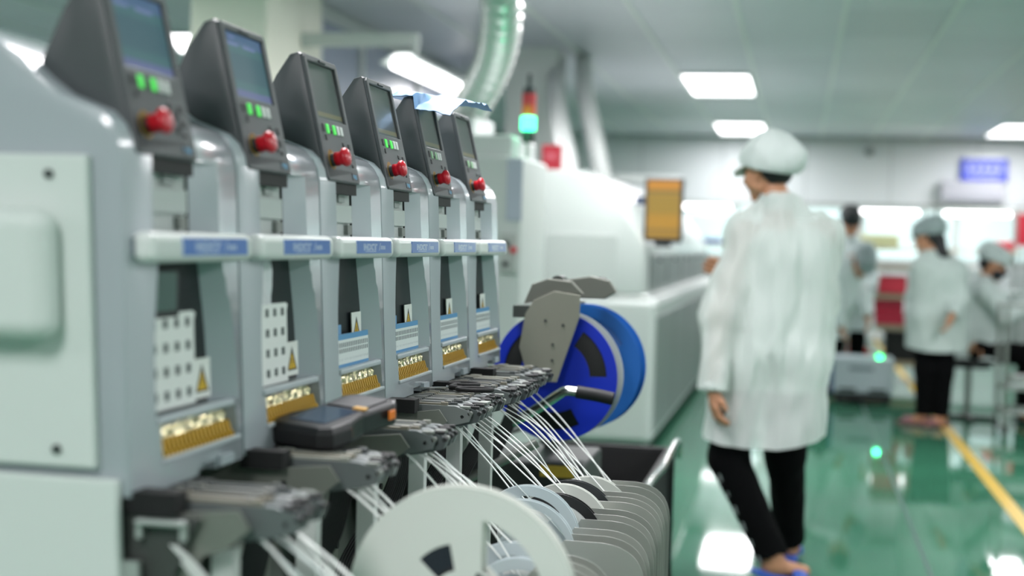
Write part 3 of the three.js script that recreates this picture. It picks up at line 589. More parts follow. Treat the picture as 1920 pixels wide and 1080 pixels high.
// black trolley bin
{
  const t = thing('bin_trolley', 'black open bin on a trolley with a silver side rail', 'trolley', [-0.655, 0, -4.62]);
  obj('tub', [B(0.4, 0.012, 1.1, 0, 0.2, 0), B(0.012, 0.33, 1.1, -0.2, 0.36, 0), B(0.012, 0.33, 1.1, 0.2, 0.36, 0), B(0.39, 0.33, 0.012, 0, 0.36, 0.55), B(0.39, 0.33, 0.012, 0, 0.36, -0.55)], M.black, t);
  obj('rim', [RB(0.03, 0.02, 1.14, 0.005, -0.205, 0.53, 0), RB(0.03, 0.02, 1.14, 0.005, 0.205, 0.53, 0), RB(0.44, 0.02, 0.03, 0.005, 0, 0.53, 0.56), RB(0.44, 0.02, 0.03, 0.005, 0, 0.53, -0.56)], M.rubber, t);
  obj('side_rail', TB([[0.235, 0.5, 0.6], [0.235, 0.555, 0.58], [0.235, 0.56, 0], [0.235, 0.555, -0.58], [0.235, 0.5, -0.6]], 0.012, 40, 10), M.chrome, t);
  for (const [x, z] of [[-0.19, 0.53], [0.21, 0.53], [-0.19, -0.53], [0.21, -0.53]]) { const l = obj('leg', B(0.03, 0.47, 0.03, x, 0.295, z), M.dark, t); obj('caster', CY(0.045, 0.03, x, 0.046, z, 'x'), M.rubber, l); }
  const g = new THREE.SphereGeometry(0.13, 20, 14), p = g.attributes.position; for (let k = 0; k < p.count; k++) { const q = 1 + 0.35 * noise.noise(p.getX(k) * 14, p.getY(k) * 14, p.getZ(k) * 14); p.setXYZ(k, p.getX(k) * q, p.getY(k) * q * 0.7, p.getZ(k) * q * 1.3); } g.computeVertexNormals();
  const rag = obj('plastic_wrap', g, mat('#7d9a78', 0.35)); rag.position.set(-0.6, 0.3, -4.5); tag(rag, 'crumpled green plastic wrap inside the black bin', 'wrap');
}
// ---------------------------------------------------------------- small things on the machines
{ // handheld terminal
  const t = thing('handheld_terminal', 'black handheld terminal with orange buttons lying on the feeders', 'terminal', [-0.64, 1.0045, -1.9], -0.3); t.scale.set(0.8, 1, 0.8); t.rotation.x = 0.13; t.position.y = 1.016;
  const s = new THREE.Shape(); for (const [k, [x, z]] of [[-0.06, 0.09], [-0.045, 0.115], [0.045, 0.115], [0.06, 0.09], [0.052, 0], [0.068, -0.06], [0.066, -0.11], [0.045, -0.125], [-0.045, -0.125], [-0.066, -0.11], [-0.068, -0.06], [-0.052, 0]].entries()) k ? s.lineTo(x, z) : s.moveTo(x, z);
  obj('case', EX(s, 0.034, 0, 0.006).rotateX(-Math.PI / 2), mat('#141619', 0.38), t);
  obj('bumper', EX(shapeOf([[-0.071, -0.06], [-0.069, -0.112], [-0.045, -0.128], [0.045, -0.128], [0.069, -0.112], [0.071, -0.06]]), 0.024, 0.004, 0.004).rotateX(-Math.PI / 2), M.rubber, t);
  obj('screen', B(0.078, 0.002, 0.1, 0, 0.0342, 0.045), mat('#39475a', 0.15), t);
  obj('keypad', B(0.08, 0.003, 0.075, 0, 0.0345, -0.055), mat('#2a2d30', 0.5), t);
  const orange = mat('#e0761c', 0.4);
  obj('orange_button', RB(0.026, 0.004, 0.014, 0.0018, 0.035, 0.036, -0.015), mat('#d9a75a', 0.4), t); obj('orange_button', RB(0.004, 0.014, 0.026, 0.0018, 0.068, 0.018, 0.07), orange, t); obj('orange_button', RB(0.004, 0.014, 0.02, 0.0018, 0.066, 0.02, -0.07), orange, t);
  obj('scan_window', RB(0.05, 0.014, 0.004, 0.002, 0, 0.018, 0.1165), mat('#3a4a46', 0.2), t);
}
{ // scissors
  const t = thing('scissors', 'open black-handled scissors lying on the feeders of the fourth machine', 'scissors', [-0.655, 1.007, -2.62], 0.2);
  obj('blade', EX([[0, 0], [-0.11, 0.012], [-0.112, 0.008], [-0.04, -0.008], [0, -0.008]], 0.0018, 0).rotateX(-Math.PI / 2), M.chrome, t);
  obj('blade', EX([[0, 0], [-0.1, -0.03], [-0.103, -0.034], [-0.03, -0.022], [0, -0.01]], 0.0018, 0.002).rotateX(-Math.PI / 2), M.chrome, t);
  const ring = (cx, cz, a, b, r) => { const pts = []; for (let k = 0; k < 16; k++) { const q = k / 16 * 2 * Math.PI; pts.push(V(cx + a * Math.cos(q), 0.003, cz + b * Math.sin(q))); } return new THREE.TubeGeometry(new THREE.CatmullRomCurve3(pts, true), 48, r, 8, true); };
  obj('handle', [ring(0.045, 0.032, 0.034, 0.02, 0.0042), TB([[-0.005, 0.003, 0.004], [0.012, 0.003, 0.016], [0.02, 0.003, 0.018]], 0.005, 8, 8)], M.black, t);
  obj('handle', [ring(0.02, -0.062, 0.03, 0.022, 0.0042), TB([[-0.005, 0.003, 0.004], [0.0, 0.003, -0.02], [0.004, 0.003, -0.04]], 0.005, 8, 8)], M.black, t);
  obj('pivot', CY(0.004, 0.007, -0.008, 0.003, 0.004), M.chrome, t);
}
{ // crumpled blue cloth on the fifth console
  const g = new THREE.PlaneGeometry(0.175, 0.2, 40, 30); g.rotateX(-Math.PI / 2); const p = g.attributes.position;
  for (let k = 0; k < p.count; k++) {
    const x = p.getX(k), z = p.getZ(k), over = Math.max(0, Math.abs(z - 0.0) - 0.075), out = Math.max(0, x - 0.03);
    let y = 0.004 + 0.006 * Math.abs(noise.noise(x * 22, z * 22, 2)) + 0.004 * noise.noise(x * 50, z * 50, 7) - over * 0.35 - out * 0.22 - Math.max(0, -x - 0.05) * 0.6;
    if (x > 0.0 && z > 0.02) y -= Math.max(0, (z - 0.02)) * 0.35;
    y = Math.max(y, x > 0.015 || Math.abs(z) > 0.078 ? -1 : 0.0025);
    p.setXYZ(k, x + 0.1 * out * (z > 0 ? -1 : 1), y, z);
  }
  g.computeVertexNormals();
  const h = g.clone(), q = h.attributes.position; for (let k = 0; k < q.count; k++) q.setY(k, q.getY(k) - 0.0012);
  const o = obj('blue_cloth', [g, h], mat('#7aa0c6', 0.55)); o.position.set(-0.755, 1.588, Z1 - PITCH * 4 - 0.115); o.rotation.y = -0.15;
  tag(o, 'crumpled pale blue cloth draped over the fifth console', 'cloth');
}
// ---------------------------------------------------------------- the white line beyond: oven, cabinet, ducts, tower light, monitor
{
  const t = thing('reflow_oven', 'long white oven with a sloping hood and grey side panels', 'oven', [0, 0, 0]);
  const z0 = -8.5, len = 6.2;
  obj('base', RB(1.35, 0.9, len, 0.05, -1.53, 0.51, z0 - len / 2, 3), M.white, t);
  obj('plinth', B(1.25, 0.08, len - 0.2, -1.55, 0.04, z0 - len / 2), M.dark, t);
  obj('worktop', RB(1.3, 0.035, len - 0.04, 0.015, -1.545, 0.965, z0 - len / 2), M.zinc, t);
  const hood = [[-2.12, 0.985], [-0.94, 0.985], [-0.942, 1.25], [-0.955, 1.32], [-1.0, 1.4], [-1.135, 1.57], [-1.24, 1.68], [-1.32, 1.73], [-1.4, 1.745], [-2.12, 1.745]];
  obj('hood', toCreasedNormals(EX(hood, len - 0.3, z0 - len + 0.28, 0.015), 0.6), M.whiteGloss, t);
  obj('hood_rib', toCreasedNormals(EX([[-1.03, 1.38], [-1.01, 1.4], [-1.25, 1.7], [-1.33, 1.75], [-1.34, 1.735], [-1.26, 1.67]], len - 0.3, z0 - len + 0.27), 0.6), M.whiteGloss, t);
  for (let k = 0; k < 5; k++) { const z = z0 - 0.35 - k * 1.16; const s = obj('side_panel', RB(0.012, 0.22, 1.1, 0.004, -0.934, 1.12, z - 0.55), mat('#7f8784', 0.4, 0.5), t); obj('panel_handle', RB(0.016, 0.02, 0.16, 0.005, -0.925, 1.19, z - 0.55), M.dark, s); }
  for (let k = 0; k < 5; k++) obj('lower_panel', RB(0.012, 0.72, 1.15, 0.004, -0.853, 0.49, z0 - 0.65 - k * 1.18), mat('#838c89', 0.4, 0.3), t);
  obj('end_plate', RB(0.5, 0.34, 0.01, 0.004, -1.35, 1.18, z0 - 0.01), M.white, t);
}
{
  const t = thing('monitor', 'dark framed monitor with an orange screen beside the oven hood', 'monitor', [-0.845, 1.31, -8.72], 0.0);
  obj('case', RB(0.245, 0.405, 0.04, 0.012, 0, 0.205, 0), mat('#2c3336', 0.4), t);
  const tx = canvasTexture(192, 320, (c, w, h) => {
    c.fillStyle = '#a8822f'; c.fillRect(0, 0, w, h); c.fillStyle = '#c88a2c'; c.fillRect(0, 0, w, 54); c.fillStyle = '#7d6f3a'; c.fillRect(0, 54, w, 18);
    for (let k = 0; k < 9; k++) { c.fillStyle = k % 2 ? '#8f7d35' : '#a98a35'; c.fillRect(8, 80 + k * 12, w - 16, 8); } c.fillStyle = '#b5892f'; c.fillRect(0, 196, w, 70); c.fillStyle = '#8a7038'; c.fillRect(0, 270, w, 14);
  });
  obj('screen', B(0.205, 0.36, 0.004, 0, 0.208, 0.0205), new THREE.MeshStandardMaterial({ color: '#111111', roughness: 0.4, emissive: '#ffffff', emissiveMap: tx, emissiveIntensity: 0.75 }), t);
  obj('mount', [B(0.05, 0.05, 0.16, -0.0, 0.2, -0.1), B(0.12, 0.04, 0.04, -0.06, 0.2, -0.17)], M.dark, t); obj('mount_foot', B(0.1, 0.03, 0.1, 0, -0.013, 0.0), M.dark, t);
  obj('cable_knob', B(0.06, 0.05, 0.03, -0.15, 0.26, -0.03), mat('#2a3a55', 0.5), t);
}
{
  const t = thing('white_cabinet', 'tall white cabinet with a narrow display and a control box behind the machines', 'cabinet', [-1.62, 0, -7.15]);
  obj('body', RB(0.5, 1.7, 0.7, 0.02, 0, 0.87, 0), M.white, t);
  obj('top', RB(0.42, 0.12, 0.6, 0.02, -0.02, 1.77, 0), M.whiteGloss, t);
  obj('display', RB(0.08, 0.31, 0.012, 0.004, 0.215, 1.55, 0.356), mat('#a8b0bd', 0.3), t);
  const b = obj('control_box', RB(0.085, 0.2, 0.03, 0.006, 0.195, 1.235, 0.362), mat('#aab0ac', 0.4), t);
  obj('knob', CY(0.017, 0.02, 0.185, 1.28, 0.386, 'z'), M.dark, b); obj('knob', CY(0.014, 0.02, 0.185, 1.18, 0.386, 'z'), M.dark, b); obj('red_button', CY(0.016, 0.025, 0.225, 1.25, 0.388, 'z'), M.red, b);
  obj('foot', [B(0.48, 0.03, 0.68, 0, 0.014, 0)], M.dark, t);
  const u = thing('upper_cabinet', 'pale upright cabinet with a blue-grey glass strip behind the farthest consoles', 'cabinet', [-2.0, 0, -7.9]);
  obj('body', RB(0.36, 2.0, 0.5, 0.02, 0, 1.0, 0), M.white, u);
  obj('glass_strip', RB(0.06, 0.24, 0.01, 0.003, 0.12, 1.84, 0.253), mat('#8a93a4', 0.25), u);
  obj('warning_light', RB(0.03, 0.08, 0.02, 0.008, 0.06, 1.72, 0.258), M.yellow, u);
}
{
  const t = thing('signal_tower', 'signal tower with a lit green lamp below orange and red', 'signal light', [-1.385, 1.83, -7.0]);
  obj('base', CY(0.034, 0.06, 0, -0.0, 0, 'y', 0.034), mat('#26332f', 0.5), t); obj('pole', CY(0.012, 0.3, 0.0, -0.16, 0), M.zinc, t);
  obj('pole_bracket', B(0.03, 0.04, 0.3, -0.02, -0.28, -0.1), M.white, t);
  const green = new THREE.MeshStandardMaterial({ color: '#10c070', emissive: new THREE.Color().setRGB(0.06, 1.0, 0.45), emissiveIntensity: 3.5, roughness: 0.4 });
  obj('green_lamp', CY(0.037, 0.07, 0, 0.068, 0), green, t);
  obj('orange_lamp', CY(0.035, 0.055, 0, 0.132, 0), mat('#e0571a', 0.3), t); obj('red_lamp', CY(0.035, 0.06, 0, 0.19, 0), mat('#c4262e', 0.3), t);
  obj('cap', [CY(0.034, 0.03, 0, 0.236, 0, 'y', 0.03), CY(0.01, 0.08, 0, 0.28, 0)], mat('#27383a', 0.5), t);
  const l = new THREE.PointLight(new THREE.Color().setRGB(0.06, 1, 0.45), 0.05); l.position.set(0, 0.068, 0.07); l.castShadow = true; t.add(l);
}
{
  const o = thing('red_box', 'red box standing on the white oven hood', 'box', [-1.625, 1.748, -9.05]);
  obj('body', RB(0.125, 0.185, 0.08, 0.008, 0, 0.0925, 0), mat('#8e1626', 0.5), o); obj('label', B(0.07, 0.04, 0.002, 0, 0.11, 0.0405), mat('#a04a54', 0.6), o);
}
// corrugated foil ducts
function duct(label, pts, r, mt, pitch = 0.4) {
  const c = new THREE.CatmullRomCurve3(pts.map((p) => V(...p)), false, 'centripetal'), L = c.getLength(), step = r * pitch, n = Math.round(L / step) * 4, pos = [], idx = [], rs = 24;
  const fr = c.computeFrenetFrames(n, false);
  for (let i = 0; i <= n; i++) {
    const p = c.getPointAt(i / n), q = r * (1 + 0.15 * Math.cos(i / 4 * 2 * Math.PI)) * (1 + 0.03 * noise.noise(i * 0.13, 3, r * 9));
    for (let k = 0; k < rs; k++) { const a = k / rs * 2 * Math.PI, N = fr.normals[i], Bn = fr.binormals[i]; pos.push(p.x + q * (Math.cos(a) * N.x + Math.sin(a) * Bn.x), p.y + q * (Math.cos(a) * N.y + Math.sin(a) * Bn.y), p.z + q * (Math.cos(a) * N.z + Math.sin(a) * Bn.z)); }
    if (i) for (let k = 0; k < rs; k++) { const a = (i - 1) * rs + k, b = (i - 1) * rs + (k + 1) % rs; idx.push(a, a + rs, b, b, a + rs, b + rs); }
  }
  const g = new THREE.BufferGeometry(); g.setAttribute('position', new THREE.Float32BufferAttribute(pos, 3)); g.setIndex(idx); g.computeVertexNormals();
  return tag(obj('flexible_duct', g, mt), label, 'duct');
}
const foil = mat('#e3e6e4', 0.22, 0.5), foilDull = mat('#dbdfdd', 0.3, 0.2);
duct('big silver foil duct rising behind the farthest consoles to the ceiling', [[-1.5, 2.9, -6.5], [-1.54, 2.5, -7.0], [-1.66, 2.28, -7.4], [-1.93, 2.02, -7.9]], 0.095, foil, 0.95);
duct('left of the two thin silver ducts above the white oven', [[-2.13, 2.92, -12.0], [-1.9, 2.4, -10.7], [-1.62, 1.9, -9.6], [-1.56, 1.72, -9.5]], 0.062, foilDull, 0.8);
duct('right of the two thin silver ducts above the white oven', [[-1.9, 2.92, -12.0], [-1.72, 2.5, -11.0], [-1.46, 1.95, -10.0], [-1.37, 1.66, -9.9]], 0.062, foilDull, 0.8);
{
  const t = thing('white_unit', 'pale far unit with a flat top between the ducts and the monitor', 'cabinet', [-1.75, 0, -15.6]);
  obj('body', RB(0.85, 1.95, 0.8, 0.03, 0, 0.975, 0), mat('#cfd6d6', 0.5), t); obj('top_cover', RB(0.9, 0.1, 0.85, 0.02, 0, 2.0, 0), M.white, t); obj('glass_door', RB(0.5, 0.6, 0.02, 0.01, 0.1, 1.5, 0.405), mat('#9fabba', 0.25), t);
}
// ---------------------------------------------------------------- people
const skinMat = mat('#b98566', 0.55), hairMat = mat('#15171a', 0.6), eyeMat = mat('#15120f', 0.3), coatMat = mat('#e6eeeb', 0.6, 0, { transmission: 0.4, thickness: 0 }), coatGrey = mat('#aebbb8', 0.8), capMat = mat('#d3dbd9', 0.8), capGrey = mat('#8d9c9c', 0.8), pantsMat = mat('#050607', 1, 0, { sheen: 0, specularIntensity: 0.25 });
const vadd = (a, b, s = 1) => [a[0] + b[0] * s, a[1] + b[1] * s, a[2] + b[2] * s], vsub = (a, b) => vadd(a, b, -1);
const vlen = (a) => Math.hypot(...a), vnorm = (a) => { const l = vlen(a) || 1; return a.map((q) => q / l); }, vdot = (a, b) => a[0] * b[0] + a[1] * b[1] + a[2] * b[2];
const vcross = (a, b) => [a[1] * b[2] - a[2] * b[1], a[2] * b[0] - a[0] * b[2], a[0] * b[1] - a[1] * b[0]], vlerp = (a, b, t) => vadd(a, vsub(b, a), t);
function frame(o, f, up) { const z = vnorm(f), x = vnorm(vcross(up, z)), y = vcross(z, x); return { o, x, y, z, to: (p) => vadd(vadd(vadd(o, x, p[0]), y, p[1]), z, p[2]), inv: (p) => { const d = vsub(p, o); return [vdot(d, x), vdot(d, y), vdot(d, z)]; } }; }
function headField(h) { // head frame: x to a side, y up, z the face
  const e = (p, c, r) => { const q = [(p[0] - c[0]) / r[0], (p[1] - c[1]) / r[1], (p[2] - c[2]) / r[2]]; const k = Math.hypot(...q); return (k - 1) * Math.min(...r); };
  return (x, y, z) => {
    const p = h.inv([x, y, z]), m = [Math.abs(p[0]), p[1], p[2]];
    let d = e(p, [0, 0.025, -0.012], [0.077, 0.098, 0.097]);
    d = smin(d, capsule(...p, [0, -0.03, 0.035], [0, -0.085, 0.055], 0.052, 0.03), 0.03);
    d = smin(d, capsule(...m, [0.03, -0.035, 0.05], [0.045, -0.06, 0.01], 0.03, 0.024), 0.03);
    d = smin(d, capsule(...p, [0, 0.012, 0.085], [0, -0.028, 0.108], 0.009, 0.012), 0.012);
    d = smin(d, capsule(...m, [0.012, 0.028, 0.083], [0.045, 0.026, 0.066], 0.009, 0.008), 0.012);
    d = smin(d, capsule(...m, [0.079, 0.012, -0.012], [0.076, -0.026, -0.004], 0.013, 0.009), 0.008);
    d = smin(d, capsule(...m, [0.0, -0.056, 0.09], [0.018, -0.057, 0.082], 0.007, 0.005), 0.008);
    const eye = Math.hypot(m[0] - 0.031, m[1] - 0.008, m[2] - 0.09) - 0.013;
    return Math.max(d, -eye);
  };
}
// hand chain: wrist, direction of the fingers, palm normal, which side the thumb is on, curl
function handBones(w, dir, palm, side, curl) {
  const f = vnorm(dir), n = vnorm(vsub(palm, f.map((q) => q * vdot(palm, f)))), s = vcross(f, n).map((q) => q * side), b = [];
  const at = (a, c, d) => vadd(vadd(vadd(w, f, a), s, c), n, d);
  b.push([at(0, 0, 0), at(0.05, 0, 0), 0.024, 0.021], [at(0.02, -0.015, 0), at(0.075, -0.026, 0.0), 0.018, 0.013], [at(0.02, 0.012, 0), at(0.078, 0.022, 0), 0.018, 0.013], [at(0.06, -0.02, 0), at(0.065, 0.022, 0), 0.014, 0.014]);
  [[-0.03, 0.066], [-0.011, 0.078], [0.009, 0.08], [0.029, 0.07]].forEach(([c, L], k) => {
    let p = at(0.078, c, 0), a = curl * (0.7 + 0.1 * k);
    for (const [q, r0, r1] of [[0.45, 0.0095, 0.009], [0.3, 0.009, 0.0083], [0.25, 0.0083, 0.0075]]) { const d = vadd(f.map((v) => v * Math.cos(a)), n, Math.sin(a)), e = vadd(p, d, L * q); b.push([p, e, r0, r1]); p = e; a += curl; }
  });
  const t0 = at(0.022, 0.02, 0.006), t1 = at(0.052, 0.046, 0.018), t2 = at(0.08, 0.05, 0.028);
  b.push([t0, t1, 0.0135, 0.011], [t1, t2, 0.011, 0.0085]);
  return b;
}
function clampHem(g, hem) { // open lower edge: drop what hangs below, straighten the edge
  const p = g.attributes.position, n = g.attributes.normal, P = [], N = [];
  for (let i = 0; i < p.count; i += 3) {
    const h = [0, 1, 2].map((k) => hem(p.getX(i + k), p.getZ(i + k)));
    if ([0, 1, 2].every((k) => p.getY(i + k) < h[k])) continue;
    for (let k = 0; k < 3; k++) { P.push(p.getX(i + k), Math.max(h[k], p.getY(i + k)), p.getZ(i + k)); N.push(n.getX(i + k), n.getY(i + k), n.getZ(i + k)); }
  }
  const o = new THREE.BufferGeometry(); o.setAttribute('position', new THREE.Float32BufferAttribute(P, 3)); o.setAttribute('normal', new THREE.Float32BufferAttribute(N, 3));
  return clean(o);
}
function slipper(an, dir, colour, t, lift = 0) {
  const g = shapeOf([[-0.035, -0.06], [-0.028, -0.075], [0.028, -0.075], [0.035, -0.06], [0.036, 0.05], [0.048, 0.12], [0.035, 0.175], [0, 0.188], [-0.035, 0.17], [-0.045, 0.12], [-0.036, 0.05]]);
  const sole = EX(g, 0.022, 0, 0.005).rotateX(Math.PI / 2), strap = new THREE.TorusGeometry(0.047, 0.012, 8, 20, Math.PI).scale(1, 0.95, 3.0).translate(0, -0.012, 0.105);
  const m = new THREE.Matrix4().makeRotationY(Math.atan2(dir[0], dir[2])).multiply(new THREE.Matrix4().makeRotationX(lift));
  for (const q of [sole, strap]) { q.applyMatrix4(m); q.translate(an[0], an[1], an[2]); }
  const o = obj('slipper', [sole], colour, t); obj('strap', strap, colour, o);
}
function person(label, base, turn, J, o = {}) {
  const t = thing('person', label, 'person', base, turn);
  const c = o.cell ?? 0.014, hf = frame(J.head, J.face, J.headUp ?? [0, 1, 0]);
  const arms = ['L', 'R'].map((s) => [J['sh' + s], J['el' + s], J['wr' + s]]), legs = ['L', 'R'].map((s) => [J['hip' + s], J['kn' + s], J['an' + s], J['toe' + s]]);
  // body under the clothes
  const bones = [[J.pelvis, J.chest, 0.095, 0.1], [J.chest, J.neck, 0.085, 0.05], [J.neck, hf.to([0, -0.04, -0.02]), 0.05, 0.05]];
  for (const [a, b, w] of arms) bones.push([J.chest, a, 0.09, 0.055], [a, b, 0.05, 0.04], [b, w, 0.04, 0.027]);
  for (const [a, b, w, e] of legs) bones.push([J.pelvis, a, 0.11, 0.09], [a, b, 0.08, 0.052], [b, w, 0.054, 0.036], [w, vadd(w, [0, -0.035, 0]), 0.036, 0.034], [vadd(w, [0, -0.04, 0]), e, 0.034, 0.024]);
  const parts = [isoMesh(field(bones, 0.035), ...boundsOf(bones, 0.03), c)];
  parts.push(isoMesh(headField(hf), vadd(J.head, [-0.16, -0.16, -0.16]), vadd(J.head, [0.16, 0.16, 0.16]), o.fine ?? 0.006));
  arms.forEach(([, b, w], k) => { const s = k ? 'R' : 'L', hb = handBones(w, J['hd' + s] ?? vsub(w, b), J['palm' + s] ?? [0, 0, 1], k ? -1 : 1, o.curl ?? 0.35); parts.push(isoMesh(field(hb, 0.006), ...boundsOf(hb, 0.012), o.hand ?? 0.005)); });
  const body = obj('body', parts, skinMat, t);
  for (const s of [-1, 1]) obj('eye', new THREE.SphereGeometry(0.0085, 10, 8).translate(...hf.to([0.031 * s, 0.008, 0.084])), eyeMat, body);
  // coat
  const cb = [], R = o.girth ?? 1;
  for (const [a, b, w] of arms) cb.push([vlerp(J.chest, a, 0.15), a, 0.1 * R, 0.062 * R], [vlerp(J.neck, a, 0.25), a, 0.055, 0.06 * R], [a, b, 0.066 * R, 0.066 * R], [b, vadd(w, vnorm(vsub(w, b)), 0.06), 0.066 * R, 0.05 * R]);
  cb.push([vadd(J.neck, [0, 0.005, 0]), J.chest, 0.068, 0.13 * R], [J.chest, vlerp(J.chest, J.pelvis, 0.95), 0.145 * R, 0.15 * R]);
  const low = o.coatLow ?? [[vadd(J.pelvis, [-0.1, -0.3, 0]), 0.16], [vadd(J.pelvis, [0.1, -0.3, 0]), 0.16]];
  for (const [p, r] of low) { const q = vadd(J.chest, [Math.sign(p[0] - J.pelvis[0]) * 0.085 * R, 0.02, 0]), m = vlerp(q, p, 0.5); for (const bn of [[q, m, 0.125 * R, (0.125 * R + r) / 2], [m, p, (0.125 * R + r) / 2, r]]) { bn.torso = true; cb.push(bn); } }
  for (const bn of cb) if (bn[0] === J.chest) bn.torso = true;
  const cf = field(cb, 0.045), fold = o.fold ?? 0.012;
  const coatField = (x, y, z) => { const d = cf(x, y, z); return d > 0.06 ? d : d + fold * (noise.noise(x * 13 + base[0], y * 3.2 + x * 2, z * 13) + 0.6 * noise.noise(x * 26, y * 7 - x * 5, z * 26 + 3)); };
  const tf = field(cb.filter((q) => q.torso), 0.045);
  const keep = (x, y, z) => arms.every(([, b, w]) => { const d = vnorm(vsub(w, b)), q = vsub([x, y, z], w); return vlen(q) > 0.13 || vdot(q, d) < 0.012 || tf(x, y, z) < 0.012; }) && y < J.neck[1] + 0.045;
  let cg = isoMesh(coatField, ...boundsOf(cb, 0.04), c, keep);
  if (o.hem) cg = clampHem(cg, o.hem);
  const coat = obj('coat', cg, o.coat ?? coatGrey, t);
  if (o.shirt) { const sb = cb.filter((q) => q.torso), sf = field(sb, 0.045); obj('shirt', clampHem(isoMesh((x, y, z) => sf(x, y, z) + 0.025, ...boundsOf(sb, 0.02), 0.014), o.shirt), mat('#e9edea', 0.8), t); }
  if (o.collar !== false) { const cn = J.neck, ring = LA([[0.066, -0.03], [0.07, 0.0], [0.063, 0.028], [0.059, 0.026], [0.064, 0.0], [0.06, -0.03]], 28); obj('collar', ring.rotateX(o.collarTilt ?? 0.2).translate(cn[0], cn[1] + 0.012, cn[2]), o.coat ?? coatGrey, coat); }
  for (const [, b, w] of arms) { const d = vnorm(vsub(w, b)), q = new THREE.Quaternion().setFromUnitVectors(V(0, 1, 0), V(...d)), cu = new THREE.TorusGeometry(0.036 * R, 0.012, 8, 20).rotateX(Math.PI / 2).scale(1, 1.6, 1).applyQuaternion(q).translate(...vadd(w, d, -0.005)); obj('cuff', cu, o.coat ?? coatGrey, coat); }
  // trousers
  const pb = [[J.pelvis, vadd(J.pelvis, [0, -0.05, 0]), 0.1, 0.11]];
  for (const [a, b, w] of legs) pb.push([a, b, 0.095, 0.078], [b, vlerp(b, w, 1.0), 0.078, o.ankle ?? 0.058]);
  const pants = obj('trousers', isoMesh((x, y, z) => field(pb, 0.03)(x, y, z) + 0.006 * noise.noise(x * 18, y * 9, z * 18), ...boundsOf(pb, 0.03), c, (x, y, z) => legs.every(([, b, w]) => { const d = vnorm(vsub(w, b)), q = vsub([x, y, z], w); return vlen(q) > 0.2 || vdot(q, d) < 0.015; })), o.pants ?? pantsMat, t);
  legs.forEach(([, , w, e], k) => slipper([w[0], Math.max(0.026, w[1] - 0.066 + (o.lift?.[k] ?? 0) * 0.0), w[2]], vsub(e, w), o.shoe ?? M.blueTeal, t, o.lift?.[k] ?? 0));
  // hair and cap
  const hd = headField(hf), hl = o.hairLow ?? -0.055;
  obj('hair', isoMesh((x, y, z) => hd(x, y, z) - 0.007 - 0.002 * noise.noise(x * 90, y * 90, z * 90), vadd(J.head, [-0.16, -0.16, -0.16]), vadd(J.head, [0.16, 0.16, 0.16]), 0.008, (x, y, z) => { const p = hf.inv([x, y, z]); return (p[1] > hl && p[2] < -0.02 - Math.max(0, -p[1] - 0.0) * 0.4) || (p[1] > 0.028 && p[2] < 0.06); }), hairMat, t);
  if (o.longHair) { const lb = [[hf.to([0, 0.0, -0.08]), hf.to([0, -0.12, -0.085]), 0.05, 0.052], [hf.to([0, -0.12, -0.085]), hf.to([0.0, -0.2, -0.08]), 0.05, 0.02]]; obj('hair_tail', isoMesh(field(lb, 0.03), ...boundsOf(lb, 0.02), 0.01), hairMat, t); }
  if (o.mask) { const mb = headField(hf); obj('mask', isoMesh((x, y, z) => mb(x, y, z) - 0.008, vadd(J.head, [-0.16, -0.16, -0.16]), vadd(J.head, [0.16, 0.16, 0.16]), 0.008, (x, y, z) => { const p = hf.inv([x, y, z]); return p[2] > 0.02 && p[1] < -0.01 && p[1] > -0.1; }), o.mask, t); }
  const capB = (o.capShape ?? [[[0, 0.065, 0.03], [0, 0.085, -0.05], 0.09, 0.098]]).map(([a, b, r0, r1]) => [hf.to(a), hf.to(b), r0, r1]);
  const capF = field(capB, 0.05), cl = o.capLow ?? 0.032;
  const cap = obj('cap', isoMesh((x, y, z) => { const p = hf.inv([x, y, z]); const d = capF(x, y, z) + 0.007 * noise.noise(x * 28, y * 14, z * 28); return Math.max(d, (cl + (o.capTilt ?? 0) * p[2]) - p[1]); }, ...boundsOf(capB, 0.03), 0.007), o.cap ?? capGrey, t);
  const br = new THREE.Shape(); br.absellipse(0, 0, 0.088, 0.075, 0, Math.PI, false); br.lineTo(-0.088, -0.03); br.lineTo(0.088, -0.03);
  const bg = EX(br, 0.006, -0.003, 0.0015).rotateX(Math.PI / 2).rotateX(0.35).translate(0, cl + 0.012, 0.07); { const m = new THREE.Matrix4().makeBasis(V(...hf.x), V(...hf.y), V(...hf.z)).setPosition(...hf.o); bg.applyMatrix4(m); }
  obj('brim', bg, o.cap ?? capGrey, cap);
  return t;
}
